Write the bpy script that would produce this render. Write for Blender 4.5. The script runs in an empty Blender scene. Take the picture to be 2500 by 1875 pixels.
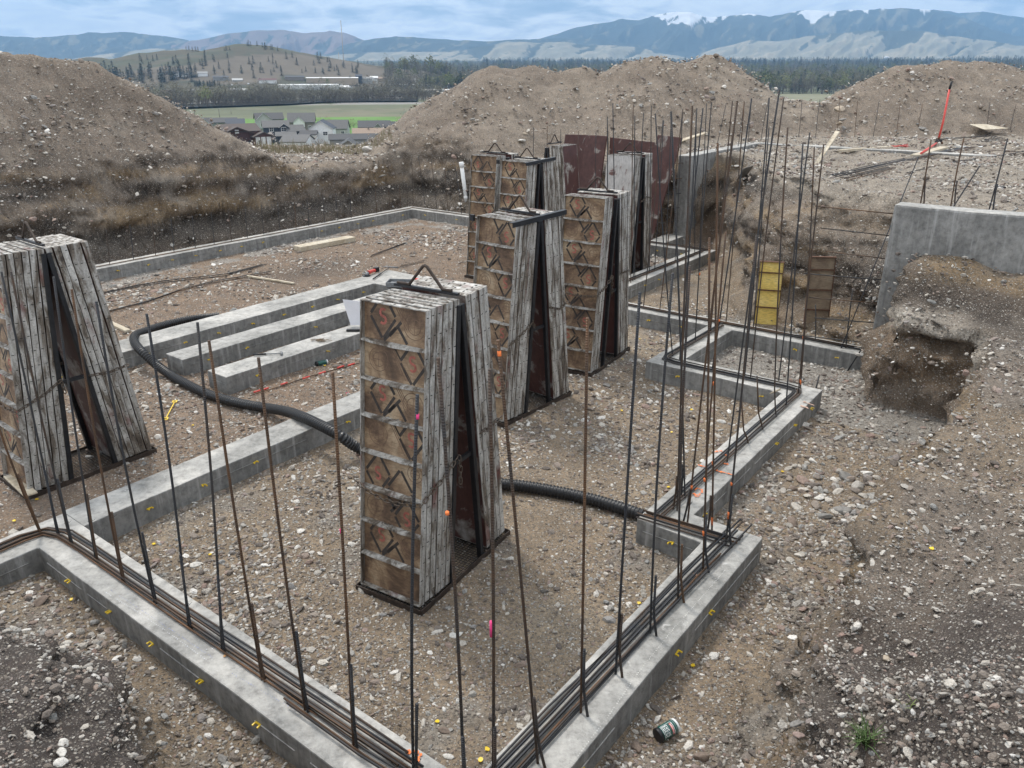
import bpy, bmesh, math, random
import numpy as np
from mathutils import Vector, Matrix, Euler

# ------------------------------------------------------------------ camera, light, exposure
S = bpy.context.scene
C = S.collection
FPX, PITCH, CAMH = 1920.0, math.radians(21.85), 4.0
cam_d = bpy.data.cameras.new('camera'); cam = bpy.data.objects.new('camera', cam_d); C.objects.link(cam)
cam_d.sensor_fit = 'HORIZONTAL'; cam_d.sensor_width = 36.0; cam_d.lens = 36.0 * FPX / 2500.0
cam_d.clip_start = 0.05; cam_d.clip_end = 60000
cam.location = (0, 0, CAMH); cam.rotation_euler = (math.pi / 2 - PITCH, 0, 0)
S.camera = cam
HAZE = 1.15e-4
S.view_settings.view_transform = 'Standard'; S.view_settings.look = 'None'
S.view_settings.exposure = 0.35; S.view_settings.gamma = 1.0; S.view_settings.use_curve_mapping = False
try:
    S.cycles.volume_bounces = 0
    S.cycles.volume_step_rate = 5.0
except Exception: pass
SUN_EL, SUN_AZ = math.radians(58), math.radians(-35)     # sun behind thin cloud, to the front left
wd = bpy.data.worlds.new('World'); S.world = wd; wd.use_nodes = True
def build_world():
    nt = wd.node_tree; nt.nodes.clear(); n = nt.nodes.new; L = nt.links.new
    out = n('ShaderNodeOutputWorld'); bg = n('ShaderNodeBackground'); bg.inputs[1].default_value = 1.22
    sky = n('ShaderNodeTexSky'); sky.sky_type = 'NISHITA'; sky.sun_disc = False
    sky.sun_elevation = SUN_EL; sky.sun_rotation = SUN_AZ; sky.air_density = 1.2; sky.dust_density = 0.6
    sk = n('ShaderNodeVectorMath'); sk.operation = 'SCALE'; sk.inputs['Scale'].default_value = 0.12
    L(sky.outputs[0], sk.inputs[0])
    tc = n('ShaderNodeTexCoord'); sep = n('ShaderNodeSeparateXYZ'); L(tc.outputs['Generated'], sep.inputs[0])
    def M(op, a, b=None, c=None):
        m = n('ShaderNodeMath'); m.operation = op
        for i, v in enumerate((a, b, c)):
            if v is None: continue
            if isinstance(v, (int, float)): m.inputs[i].default_value = v
            else: L(v, m.inputs[i])
        return m.outputs[0]
    zz = M('ADD', M('ABSOLUTE', sep.outputs[2]), 0.20)
    comb = n('ShaderNodeCombineXYZ'); L(M('DIVIDE', sep.outputs[0], zz), comb.inputs[0]); L(M('DIVIDE', sep.outputs[1], zz), comb.inputs[1])
    def noise(scale, det, dist, off=0.0):
        t = n('ShaderNodeTexNoise'); t.inputs['Scale'].default_value = scale; t.inputs['Detail'].default_value = det
        t.inputs['Roughness'].default_value = 0.58; t.inputs['Distortion'].default_value = dist
        a = n('ShaderNodeVectorMath'); a.operation = 'ADD'; a.inputs[1].default_value = (off, off * .7, off * .3)
        L(comb.outputs[0], a.inputs[0]); L(a.outputs[0], t.inputs['Vector']); return t.outputs[0]
    n1 = noise(1.3, 9, .3, 3.1); n2 = noise(3.2, 9, .5, 11.7); n3 = noise(0.35, 5, .2, 27.4)
    def ramp(src, pts):
        r = n('ShaderNodeValToRGB'); e = r.color_ramp.elements
        e[0].position, e[0].color = pts[0][0], (*pts[0][1], 1); e[1].position, e[1].color = pts[-1][0], (*pts[-1][1], 1)
        for p, c in pts[1:-1]:
            q = e.new(p); q.color = (*c, 1)
        L(src, r.inputs[0]); return r.outputs[0]
    mixn = M('ADD', M('MULTIPLY', n1, .55), M('MULTIPLY', n2, .45))
    cl = ramp(mixn, [(.36, (.34, .40, .48)), (.43, (.52, .57, .63)), (.475, (.80, .82, .85)), (.52, (1.1, 1.09, 1.07)), (.60, (.86, .87, .89)), (.70, (.60, .63, .67))])
    cover = ramp(n3, [(.20, (0, 0, 0)), (.34, (1, 1, 1))])
    mx = n('ShaderNodeMix'); mx.data_type = 'RGBA'
    L(cover, mx.inputs['Factor']); L(sk.outputs[0], mx.inputs['A']); L(cl, mx.inputs['B'])
    L(mx.outputs['Result'], bg.inputs[0]); L(bg.outputs[0], out.inputs[0])
build_world()
sun_d = bpy.data.lights.new('sun', 'SUN'); sun_d.energy = 2.3; sun_d.angle = math.radians(10); sun_d.color = (1.0, .94, .86)
sun = bpy.data.objects.new('sun', sun_d); C.objects.link(sun)
_sd = Vector((math.sin(SUN_AZ) * math.cos(SUN_EL), math.cos(SUN_AZ) * math.cos(SUN_EL), math.sin(SUN_EL)))
sun.rotation_euler = _sd.to_track_quat('Z', 'Y').to_euler()

# ------------------------------------------------------------------ geometry of the site
# site frame: camera stands at (0,0,4) above the pit floor (z=0); u runs along the footings away to the right, v away to the left is negative
cp, sp = math.cos(PITCH), math.sin(PITCH); _ro = math.radians(-.12); _c, _s = math.cos(_ro), math.sin(_ro)
FW = np.array([0, cp, -sp]); UP = np.array([0, sp, cp]); RX = np.array([1., 0, 0])
TH = math.radians(37.2)
BD = np.array([math.sin(TH), math.cos(TH), 0.]); AD = np.array([math.cos(TH), -math.sin(TH), 0.])
def ray(px, py): return FW * FPX + RX * (px - 1250) - UP * (py - 937.5)
def un(px, py, z=0.):
    d = ray(px, py); return np.array([0, 0, CAMH]) + d * ((z - CAMH) / d[2])
def aty(px, py, y):
    d = ray(px, py); return np.array([0, 0, CAMH]) + d * (y / d[1])
def W(u, v, z=0.): p = BD * u + AD * v; return np.array([p[0], p[1], z])
def to_uv(p): return float(p[0] * BD[0] + p[1] * BD[1]), float(p[0] * AD[0] + p[1] * AD[1])
def near_line(base, px, py):        # point on the pixel's ray nearest the vertical through base
    d = ray(px, py); t = (base[0] * d[0] + base[1] * d[1]) / (d[0] ** 2 + d[1] ** 2)
    return np.array([0, 0, CAMH]) + d * t
RNG = np.random.default_rng(7); random.seed(7)

# ------------------------------------------------------------------ numpy noise
def _h(i, j, k, s):
    n = (i.astype(np.uint32) * np.uint32(374761393) + j.astype(np.uint32) * np.uint32(668265263) + k.astype(np.uint32) * np.uint32(2246822519) + np.uint32((s * 3266489917) & 0xffffffff))
    n = (n ^ (n >> np.uint32(13))) * np.uint32(1274126177); n ^= n >> np.uint32(16)
    return (n & np.uint32(0xffffff)).astype(np.float32) / 16777215.0
def vn2(x, y, s=0):
    xi = np.floor(x); yi = np.floor(y); fx = (x - xi).astype(np.float32); fy = (y - yi).astype(np.float32)
    xi = xi.astype(np.int64); yi = yi.astype(np.int64); z = np.zeros_like(xi)
    fx = fx * fx * (3 - 2 * fx); fy = fy * fy * (3 - 2 * fy)
    a = _h(xi, yi, z, s); b = _h(xi + 1, yi, z, s); c = _h(xi, yi + 1, z, s); d = _h(xi + 1, yi + 1, z, s)
    return ((a + (b - a) * fx) * (1 - fy) + (c + (d - c) * fx) * fy) * 2 - 1
def vn3(x, y, z, s=0):
    xi = np.floor(x); yi = np.floor(y); zi = np.floor(z)
    fx = (x - xi).astype(np.float32); fy = (y - yi).astype(np.float32); fz = (z - zi).astype(np.float32)
    xi = xi.astype(np.int64); yi = yi.astype(np.int64); zi = zi.astype(np.int64)
    fx = fx * fx * (3 - 2 * fx); fy = fy * fy * (3 - 2 * fy); fz = fz * fz * (3 - 2 * fz)
    r = 0
    for dz in (0, 1):
        a = _h(xi, yi, zi + dz, s); b = _h(xi + 1, yi, zi + dz, s); c = _h(xi, yi + 1, zi + dz, s); d = _h(xi + 1, yi + 1, zi + dz, s)
        r = r + ((a + (b - a) * fx) * (1 - fy) + (c + (d - c) * fx) * fy) * (fz if dz else 1 - fz)
    return r * 2 - 1
def fbm2(x, y, o=4, s=0, g=.5):
    r = 0; a = 1.; t = 0.
    for i in range(o): r = r + a * vn2(x * 2 ** i + i * 17.3, y * 2 ** i - i * 9.1, s + i); t += a; a *= g
    return r / t
def fbm3(x, y, z, o=3, s=0, g=.5):
    r = 0; a = 1.; t = 0.
    for i in range(o): r = r + a * vn3(x * 2 ** i + i * 17.3, y * 2 ** i - i * 9.1, z * 2 ** i + i * 5.7, s + i); t += a; a *= g
    return r / t

# ------------------------------------------------------------------ object helpers
def tag(o, label=None, cat=None, group=None, kind=None):
    if label: o['label'] = label
    if cat: o['category'] = cat
    if group: o['group'] = group
    if kind: o['kind'] = kind
    return o
def empty(name, loc=(0, 0, 0), rz=0.):
    o = bpy.data.objects.new(name, None); C.objects.link(o); o.location = Vector(loc); o.rotation_euler = (0, 0, rz); o.empty_display_size = .1
    return o
def link(name, me, parent=None, loc=None, rot=None, mat=None):
    o = bpy.data.objects.new(name, me); C.objects.link(o)
    if parent is not None: o.parent = parent
    if loc is not None: o.location = Vector(loc)
    if rot is not None: o.rotation_euler = rot
    if mat is not None: o.data.materials.append(mat)
    return o
class MB:
    def __init__(s): s.v = []; s.f = []; s.m = []; s.sm = []
    def add(s, vs, fs, mi=0, smooth=False):
        b = len(s.v); s.v += [tuple(map(float, p)) for p in vs]
        for f in fs: s.f.append(tuple(b + i for i in f)); s.m.append(mi); s.sm.append(smooth)
        return s
    def box(s, x0, x1, y0, y1, z0, z1, mi=0, M=None):
        vs = [(x, y, z) for z in (z0, z1) for y in (y0, y1) for x in (x0, x1)]
        if M is not None: vs = [M @ Vector(p) for p in vs]
        return s.add(vs, [(0, 2, 3, 1), (4, 5, 7, 6), (0, 1, 5, 4), (2, 6, 7, 3), (0, 4, 6, 2), (1, 3, 7, 5)], mi)
    def beam(s, a, b, w, h, mi=0, up=(0, 0, 1)):      # box section between two points
        a = Vector(a); b = Vector(b); d = (b - a).normalized(); x = d.cross(Vector(up))
        if x.length < 1e-4: x = d.cross(Vector((1, 0, 0)))
        x.normalize(); y = x.cross(d).normalized()
        vs = [p + x * sx * w / 2 + y * sy * h / 2 for p in (a, b) for sx, sy in ((-1, -1), (1, -1), (1, 1), (-1, 1))]
        return s.add(vs, [(0, 1, 2, 3), (7, 6, 5, 4), (0, 4, 5, 1), (1, 5, 6, 2), (2, 6, 7, 3), (3, 7, 4, 0)], mi)
    def tube(s, pts, r, n=8, mi=0, cap=True, smooth=True, radii=None):
        pts = [Vector(p) for p in pts]; m = len(pts); vs = []; u = None
        for i, p in enumerate(pts):
            d = (pts[min(i + 1, m - 1)] - pts[max(i - 1, 0)]).normalized()
            if u is None:
                u = d.cross(Vector((0, 0, 1)))
                if u.length < 1e-3: u = d.cross(Vector((1, 0, 0)))
            else: u = u - d * u.dot(d)
            u.normalize(); w = d.cross(u); rr = radii[i] if radii else r
            for k in range(n):
                a = 2 * math.pi * k / n; vs.append(p + (u * math.cos(a) + w * math.sin(a)) * rr)
        fs = [(i * n + k, i * n + (k + 1) % n, (i + 1) * n + (k + 1) % n, (i + 1) * n + k) for i in range(m - 1) for k in range(n)]
        s.add(vs, fs, mi, smooth)
        if cap: s.f += [tuple(len(s.v) - n * m + k for k in range(n))[::-1], tuple(len(s.v) - n + k for k in range(n))]; s.m += [mi, mi]; s.sm += [False, False]
        return s
    def mesh(s, name):
        me = bpy.data.meshes.new(name); me.from_pydata(s.v, [], s.f)
        me.polygons.foreach_set('material_index', s.m); me.polygons.foreach_set('use_smooth', s.sm); me.update(); return me
    def build(s, name, mats, parent=None, loc=None, rot=None, bevel=None, seg=1):
        me = s.mesh(name)
        for m in (mats if isinstance(mats, (list, tuple)) else [mats]): me.materials.append(m)
        o = link(name, me, parent, loc, rot)
        if bevel:
            b = o.modifiers.new('bevel', 'BEVEL'); b.width = bevel; b.segments = seg; b.limit_method = 'ANGLE'
        return o
def fast_mesh(name, V, F, smooth=True):
    me = bpy.data.meshes.new(name); nv, nf, k = len(V), len(F), F.shape[1]
    me.vertices.add(nv); me.vertices.foreach_set('co', V.astype(np.float32).ravel())
    me.loops.add(nf * k); me.loops.foreach_set('vertex_index', F.astype(np.int32).ravel())
    me.polygons.add(nf); me.polygons.foreach_set('loop_start', np.arange(0, nf * k, k, dtype=np.int32))
    me.polygons.foreach_set('use_smooth', np.full(nf, smooth)); me.update(calc_edges=True); return me
def set_color(me, name, col):
    a = me.color_attributes.new(name, 'FLOAT_COLOR', 'POINT'); c = np.ones((len(me.vertices), 4), np.float32); c[:, :3] = col; a.data.foreach_set('color', c.ravel())
def grid_faces(na, nr):
    i = np.arange(na - 1)[:, None] * nr + np.arange(nr - 1)[None, :]
    return np.stack([i, i + nr, i + nr + 1, i + 1], -1).reshape(-1, 4)

# ------------------------------------------------------------------ materials
class G:
    def __init__(s, name, rough=.8, metal=0.):
        s.m = bpy.data.materials.new(name); s.m.use_nodes = True; s.t = s.m.node_tree; s.b = s.t.nodes['Principled BSDF']
        s.b.inputs['Roughness'].default_value = rough; s.b.inputs['Metallic'].default_value = metal
    def n(s, t, **kw):
        x = s.t.nodes.new('ShaderNode' + t)
        for k, v in kw.items(): setattr(x, k, v)
        return x
    def put(s, sock, v):
        if isinstance(v, bpy.types.NodeSocket): s.t.links.new(v, sock)
        elif isinstance(v, (tuple, list)) and len(v) == 3 and sock.type == 'RGBA': sock.default_value = (*v, 1)
        else: sock.default_value = v
    def co(s, kind='Object', scale=None, rnd=False):
        o = s.n('TexCoord').outputs[kind]
        if rnd:
            a = s.n('VectorMath', operation='ADD'); s.put(a.inputs[0], o); oi = s.n('ObjectInfo')
            q = s.n('VectorMath', operation='SCALE'); q.inputs['Scale'].default_value = 1.0
            cm = s.n('CombineXYZ'); s.put(cm.inputs[0], s.math('MULTIPLY', oi.outputs['Random'], 37.)); s.put(cm.inputs[1], s.math('MULTIPLY', oi.outputs['Random'], 91.)); s.put(cm.inputs[2], s.math('MULTIPLY', oi.outputs['Random'], 53.))
            s.put(a.inputs[1], cm.outputs[0]); o = a.outputs[0]
        if scale:
            m = s.n('VectorMath', operation='MULTIPLY'); s.put(m.inputs[0], o); m.inputs[1].default_value = scale; o = m.outputs[0]
        return o
    def math(s, op, a, b=None, c=None, clamp=False):
        m = s.n('Math', operation=op); m.use_clamp = clamp
        for i, v in enumerate((a, b, c)):
            if v is not None: s.put(m.inputs[i], v)
        return m.outputs[0]
    def noise(s, vec, scale, det=4, rough=.55, dist=0.):
        t = s.n('TexNoise'); s.put(t.inputs['Vector'], vec); t.inputs['Scale'].default_value = scale; t.inputs['Detail'].default_value = det
        t.inputs['Roughness'].default_value = rough; t.inputs['Distortion'].default_value = dist; return t.outputs[0]
    def vor(s, vec, scale, out='Distance', feature='F1'):
        t = s.n('TexVoronoi', feature=feature); s.put(t.inputs['Vector'], vec); t.inputs['Scale'].default_value = scale; return t.outputs[out]
    def ramp(s, src, pts, interp='LINEAR'):
        r = s.n('ValToRGB'); r.color_ramp.interpolation = interp; e = r.color_ramp.elements
        pts = [(p, (c, c, c) if isinstance(c, (int, float)) else c) for p, c in pts]
        e[0].position, e[0].color = pts[0][0], (*pts[0][1], 1); e[1].position, e[1].color = pts[-1][0], (*pts[-1][1], 1)
        for p, c in pts[1:-1]: q = e.new(p); q.color = (*c, 1)
        s.put(r.inputs[0], src); return r.outputs[0]
    def mix(s, f, a, b, blend='MIX'):
        m = s.n('Mix', data_type='RGBA', blend_type=blend); s.put(m.inputs['Factor'], f); s.put(m.inputs['A'], a); s.put(m.inputs['B'], b); return m.outputs['Result']
    def bump(s, h, strength=.5, dist=.01):
        b = s.n('Bump'); b.inputs['Strength'].default_value = strength; b.inputs['Distance'].default_value = dist
        s.put(b.inputs['Height'], h); s.t.links.new(b.outputs[0], s.b.inputs['Normal'])
    def col(s, c): s.put(s.b.inputs['Base Color'], c); return s.m
def flat(name, c, rough=.7, metal=0., var=.25, scale=18., bump=.15):
    g = G(name, rough, metal); v = g.co(); n = g.noise(v, scale, 5)
    g.bump(n, bump, .004)
    return g.col(g.mix(g.ramp(n, [(.3, 0.), (.75, 1.)]), tuple(x * (1 - var) for x in c), tuple(min(1, x * (1 + var)) for x in c)))

def m_soil():
    g = G('soil', .95); v = g.co()
    at = g.n('Attribute', attribute_name='soil'); base = at.outputs['Color']
    n1 = g.noise(v, 3.2, 8, .62); n2 = g.noise(v, 28., 7, .7)
    c = g.mix(1., base, g.ramp(n1, [(.3, .72), (.7, 1.28)]), 'MULTIPLY')
    c = g.mix(1., c, g.ramp(n2, [(.28, .55), (.5, .95), (.72, 1.45)]), 'MULTIPLY')
    vc = g.vor(v, 48., 'Color'); vd = g.vor(v, 48.)
    sepc = g.n('SeparateColor'); g.put(sepc.inputs[0], vc)
    stone = g.ramp(sepc.outputs[1], [(0., (.10, .085, .07)), (.45, (.24, .21, .175)), (.8, (.40, .36, .31)), (1., (.62, .59, .54))])
    mask = g.math('MULTIPLY', g.ramp(sepc.outputs[0], [(.34, 0.), (.40, 1.)]), g.ramp(vd, [(.32, 1.), (.48, 0.)]))
    c = g.mix(g.math('MULTIPLY', mask, .8), c, stone)
    vd2 = g.vor(v, 130.); vc2 = g.n('SeparateColor'); g.put(vc2.inputs[0], g.vor(v, 130., 'Color'))
    m2 = g.math('MULTIPLY', g.ramp(vc2.outputs[0], [(.6, 0.), (.7, .7)]), g.ramp(vd2, [(.3, 1.), (.5, 0.)]))
    c = g.mix(m2, c, g.ramp(vc2.outputs[1], [(0., (.09, .075, .065)), (1., (.48, .44, .39))]))
    h = g.math('ADD', g.math('MULTIPLY', n2, 1.3), g.math('MULTIPLY', mask, .55)); h = g.math('ADD', h, g.math('MULTIPLY', m2, .25))
    g.bump(h, 1., .022)
    return g.col(c)
def m_stone():
    g = G('field_stone', .85); oi = g.n('ObjectInfo'); r = oi.outputs['Random']
    v = g.co(rnd=True)
    c = g.ramp(r, [(0., (.11, .092, .08)), (.2, (.20, .17, .145)), (.4, (.29, .245, .205)), (.5, (.29, .205, .17)), (.58, (.28, .28, .27)), (.75, (.43, .395, .345)), (.9, (.56, .52, .46)), (1., (.74, .72, .68))])
    n = g.noise(v, 3., 6, .65)
    c = g.mix(1., c, g.ramp(n, [(.3, .7), (.7, 1.25)]), 'MULTIPLY'); g.bump(n, .5, .05)
    return g.col(c)
def m_concrete(name='concrete', tone=1., streak=True):
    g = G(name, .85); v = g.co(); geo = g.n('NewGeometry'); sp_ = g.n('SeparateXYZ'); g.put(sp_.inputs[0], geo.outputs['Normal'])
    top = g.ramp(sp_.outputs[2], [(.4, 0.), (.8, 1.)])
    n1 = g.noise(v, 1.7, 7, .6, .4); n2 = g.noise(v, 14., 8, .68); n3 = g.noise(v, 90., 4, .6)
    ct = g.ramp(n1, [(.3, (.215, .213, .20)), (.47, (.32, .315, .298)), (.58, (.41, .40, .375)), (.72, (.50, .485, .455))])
    cs = g.ramp(n1, [(.3, (.14, .14, .135)), (.5, (.205, .204, .196)), (.7, (.28, .277, .265))])  # sides darker than tops: shade from overhead light put into the colour
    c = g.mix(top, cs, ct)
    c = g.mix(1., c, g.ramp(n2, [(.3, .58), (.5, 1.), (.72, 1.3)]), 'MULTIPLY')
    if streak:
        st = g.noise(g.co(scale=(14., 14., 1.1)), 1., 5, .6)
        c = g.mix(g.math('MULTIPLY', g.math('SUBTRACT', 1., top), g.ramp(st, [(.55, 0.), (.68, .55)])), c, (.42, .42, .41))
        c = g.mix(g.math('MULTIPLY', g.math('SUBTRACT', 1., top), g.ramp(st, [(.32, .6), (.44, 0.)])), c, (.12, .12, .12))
    eff = g.noise(v, 5.5, 9, .75, 1.5)
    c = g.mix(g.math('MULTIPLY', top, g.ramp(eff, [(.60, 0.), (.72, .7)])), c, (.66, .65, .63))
    dp = g.vor(v, 26.); c = g.mix(g.ramp(dp, [(.05, .5), (.1, 0.)]), c, (.10, .10, .10))
    g.bump(g.math('ADD', g.math('MULTIPLY', n2, .8), g.math('MULTIPLY', n3, .25)), .8, .012)
    if tone != 1.: c = g.mix(1., c, (tone, tone, tone), 'MULTIPLY')
    return g.col(c)
def m_rebar():
    g = G('rebar_steel', .6, .35); v = g.co(rnd=True); oi = g.n('ObjectInfo')
    n = g.noise(g.co('Object', (1, 1, 1)), 2.2, 6, .7); k = g.math('ADD', g.math('MULTIPLY', n, .75), g.math('MULTIPLY', oi.outputs['Random'], .4))
    c = g.ramp(k, [(.3, (.028, .032, .040)), (.55, (.045, .045, .047)), (.68, (.075, .048, .032)), (.85, (.15, .078, .038))])
    w = g.n('TexWave', wave_type='BANDS', bands_direction='Z'); g.put(w.inputs['Vector'], g.co('Object')); w.inputs['Scale'].default_value = 22.; w.inputs['Distortion'].default_value = .6
    g.bump(w.outputs['Fac'], .7, .004)
    return g.col(c)
def m_rail():
    g = G('painted_rail', .6, .1); v = g.co(rnd=True); vs = g.co(rnd=True, scale=(1, 1, .22))
    n1 = g.noise(vs, 9., 8, .7, .8); n2 = g.noise(v, 55., 6, .7); n3 = g.noise(g.co(rnd=True, scale=(1, 1, .5)), 2.6, 5, .6)
    c = g.ramp(n1, [(.34, (.05, .038, .03)), (.44, (.15, .125, .10)), (.50, (.30, .285, .26)), (.60, (.47, .455, .425)), (.75, (.62, .61, .58))])
    c = g.mix(1., c, g.ramp(n2, [(.3, .62), (.55, 1.05), (.7, 1.2)]), 'MULTIPLY')
    c = g.mix(g.ramp(n3, [(.62, 0.), (.68, .7)]), c, (.13, .035, .03))
    c = g.mix(g.ramp(n3, [(.30, .75), (.37, 0.)]), c, (.075, .055, .042))
    g.bump(g.math('ADD', n1, n2), .5, .006); return g.col(c)
def m_ply(name='film_plywood', base=None):
    g = G(name, .7); v = g.co(rnd=True); n1 = g.noise(v, 3.3, 7, .68, .6); n2 = g.noise(g.co(rnd=True, scale=(1, 1, 5)), 12., 6, .7)
    c = g.ramp(n1, base or [(.30, (.05, .031, .02)), (.43, (.13, .08, .048)), (.53, (.24, .16, .095)), (.62, (.34, .25, .16)), (.74, (.42, .35, .25))])
    c = g.mix(1., c, g.ramp(n2, [(.3, .6), (.5, 1.), (.7, 1.2)]), 'MULTIPLY'); g.bump(n2, .3, .004); return g.col(c)
def m_smooth_face():
    g = G('brown_form_face', .55); v = g.co(rnd=True); n1 = g.noise(v, 2.4, 7, .65, .5); n2 = g.noise(g.co(rnd=True, scale=(1, 3, 1)), 9., 6, .7)
    c = g.ramp(n1, [(.40, (.065, .024, .020)), (.55, (.085, .034, .028)), (.59, (.20, .17, .15)), (.7, (.42, .40, .37))])
    c = g.mix(1., c, g.ramp(n2, [(.3, .7), (.6, 1.15)]), 'MULTIPLY'); return g.col(c)
def m_leaf(name, a, b):
    g = G(name, .8); oi = g.n('ObjectInfo'); n = g.noise(g.co(rnd=True), .6, 3)
    c = g.mix(g.ramp(g.math('ADD', g.math('MULTIPLY', oi.outputs['Random'], .6), g.math('MULTIPLY', n, .5)), [(.2, 0.), (.8, 1.)]), a, b); return g.col(c)
def m_attr(name, attr='col', rough=.95, ns=.05, lo=.8, hi=1.2):
    g = G(name, rough); at = g.n('Attribute', attribute_name=attr); n = g.noise(g.co(), ns, 8, .65)
    return g.col(g.mix(1., at.outputs['Color'], g.ramp(n, [(.3, lo), (.7, hi)]), 'MULTIPLY'))
MT = {}; MT.update(soil=m_soil(), stone=m_stone(), conc=m_concrete(), rebar=m_rebar(), rail=m_rail(), ply=m_ply(), smooth=m_smooth_face(),
    black=flat('black_steel', (.018, .019, .022), .45, .3, .4), pipe=flat('black_plastic', (.016, .017, .019), .38, 0., .3, 40., .05), slot=flat('slot_shadow_steel', (.012, .011, .01), .9),
    mark=flat('black_print', (.035, .028, .024), .7, 0, .5), red=flat('red_print', (.33, .10, .075), .7, 0, .35, 30.), ring=flat('brown_stamp', (.14, .085, .055), .7, 0, .4),
    yellow=flat('yellow_plastic', (.75, .52, .03), .4, 0, .12), white=flat('white_plastic', (.72, .73, .72), .5, 0, .06), lumber=m_ply('pale_lumber', [(.3, (.33, .27, .19)), (.5, (.47, .41, .31)), (.7, (.58, .54, .45))]),
    redpaint=flat('red_enamel', (.62, .075, .06), .4, 0, .15), orange=flat('orange_spray', (.75, .19, .05), .8, 0, .25, 40.), pink=flat('pink_spray', (.75, .06, .22), .8, 0, .15),
    paper=flat('paper', (.74, .75, .80), .8, 0, .05, 6.), green=flat('dark_green_plastic', (.012, .085, .072), .35, 0, .15), rust=flat('rusty_steel', (.11, .052, .03), .8, .2, .5, 25.),
    grey=flat('grey_plastic', (.18, .19, .20), .5, 0, .2), chain=flat('chain_steel', (.12, .095, .075), .5, .6, .45, 60.), yply=m_ply('yellow_plywood', [(.3, (.62, .43, .10)), (.5, (.80, .60, .17)), (.7, (.85, .68, .28))]),
    bply=m_ply('brown_plywood', [(.3, (.14, .10, .07)), (.5, (.23, .175, .12)), (.7, (.29, .235, .17))]), gply=m_ply('grey_weathered_plywood', [(.3, (.14, .13, .115)), (.5, (.24, .225, .205)), (.7, (.34, .32, .29))]), grid=flat('expanded_metal', (.05, .045, .042), .7, .4))

# ------------------------------------------------------------------ ground
def uvp(u, v): p = W(u, v); return (p[0], p[1])
def P(px, py, z=0.): p = un(px, py, z); return (p[0], p[1])
FOOT = [P(0, 1500), P(87, 1580), P(165, 1640), P(262, 1695), P(363, 1775), P(420, 1875), (-1.5, 2.95), (-.4, 2.6), (.7, 2.75),
        P(1771, 1875), P(1852, 1720), P(1907, 1661), P(1988, 1584), P(2042, 1502), P(2097, 1457), P(2124, 1376), P(2178, 1295), P(2262, 1245), P(2295, 1173), (4.85, 7.7), P(2326, 1045),
        P(2238, 1019), P(2119, 995), (4.86, 9.95), (5.3, 10.45), P(2100, 862), P(1990, 815), P(1895, 798), P(1800, 785), P(1765, 740), P(1753, 640), P(1742, 590),
        uvp(17.75, -7.9), uvp(17.7, -8.8), uvp(17.2, -9.5), uvp(17.1, -16.9), uvp(8, -16.85), uvp(-2, -16.9), (-12, 7.2), (-8.2, 5.2), (-5.2, 5.2)]
TOPS = [(0, 0, 2.35), (1.6, 3.0, .5), (2.1, 3.8, .5), (2.6, 4.4, .7), (3.1, 4.95, .85), (3.5, 5.5, .95), (4.0, 6.1, 1.05), (4.6, 6.5, 1.2), (4.95, 7.1, 1.2), (5.1, 7.6, 1.3), (2.4, 2.9, 1.15), (3.1, 3.6, 1.15), (3.8, 4.4, 1.15), (4.7, 5.3, 1.2), (5.6, 6.4, 1.4), (1.5, 1.7, 1.75), (3.0, 2.2, 1.9), (4.5, 3.2, 1.9), (5.8, 4.6, 1.9), (6.8, 6.0, 1.9), (8, 8, 1.95), (9, 4, 2.3), (-1.6, 2.0, 1.45), (-2.6, 2.4, 1.15), (-3.4, 3.2, 1.0), (-5.0, 4.2, 1.1), (-6, 3, 1.5), (-9, 4, 1.3), (-14, 8, 1.4),
        (-9.85, 15.33, 1.5), (-8.73, 16.6, 1.5), (-6.7, 20.3, 1.5), (-4.1, 23.5, 1.42), (-1.9, 25.0, 1.4), (1, 24.5, 1.45), (3.2, 22.0, 1.6), (4.6, 21.5, 1.9),
        (4.7, 17.9, 1.95), (5.86, 20.0, 2.02), (4.9, 15.0, 2.02), (5.77, 14.4, 2.05), (7.07, 14.8, 2.05), (7.6, 13.1, 2.08), (7.7, 12.0, 2.08), (8, 22.8, 2.08), (11.5, 23.4, 2.1), (14.2, 23.4, 2.1), (10, 17, 2.1),
        (4.7, 9.45, 1.05), (5.1, 9.0, 1.08), (5.25, 8.7, 1.1), (5.5, 8.5, 1.15), (5.35, 9.9, 1.72), (5.7, 10.1, 1.84), (6.8, 10.2, 1.9), (6.4, 9.2, 1.65), (7.2, 8.6, 1.8), (8.5, 9.5, 2.0)]
WID = [(0, 1, 1.2), (1.5, 2.7, .5), (2.3, 4, .3), (3.2, 5.2, .18), (4.6, 7, .2), (4.9, 10, .35), (5, 8.5, .2), (5.4, 8.3, .2), (4.8, 9.4, .2), (4.6, 9.6, .25), (5.5, 10.8, 1.2), (5, 12.6, 2.3), (4.2, 14, 1.5), (4.6, 17, .8), (4.5, 19.5, .5), (0, 22.5, 1.5), (-3, 23.5, 1.3), (-7, 20, 1.2), (-10, 15.5, 1.1), (-3, 4, .9), (-1.5, 2.5, .9)]
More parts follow.
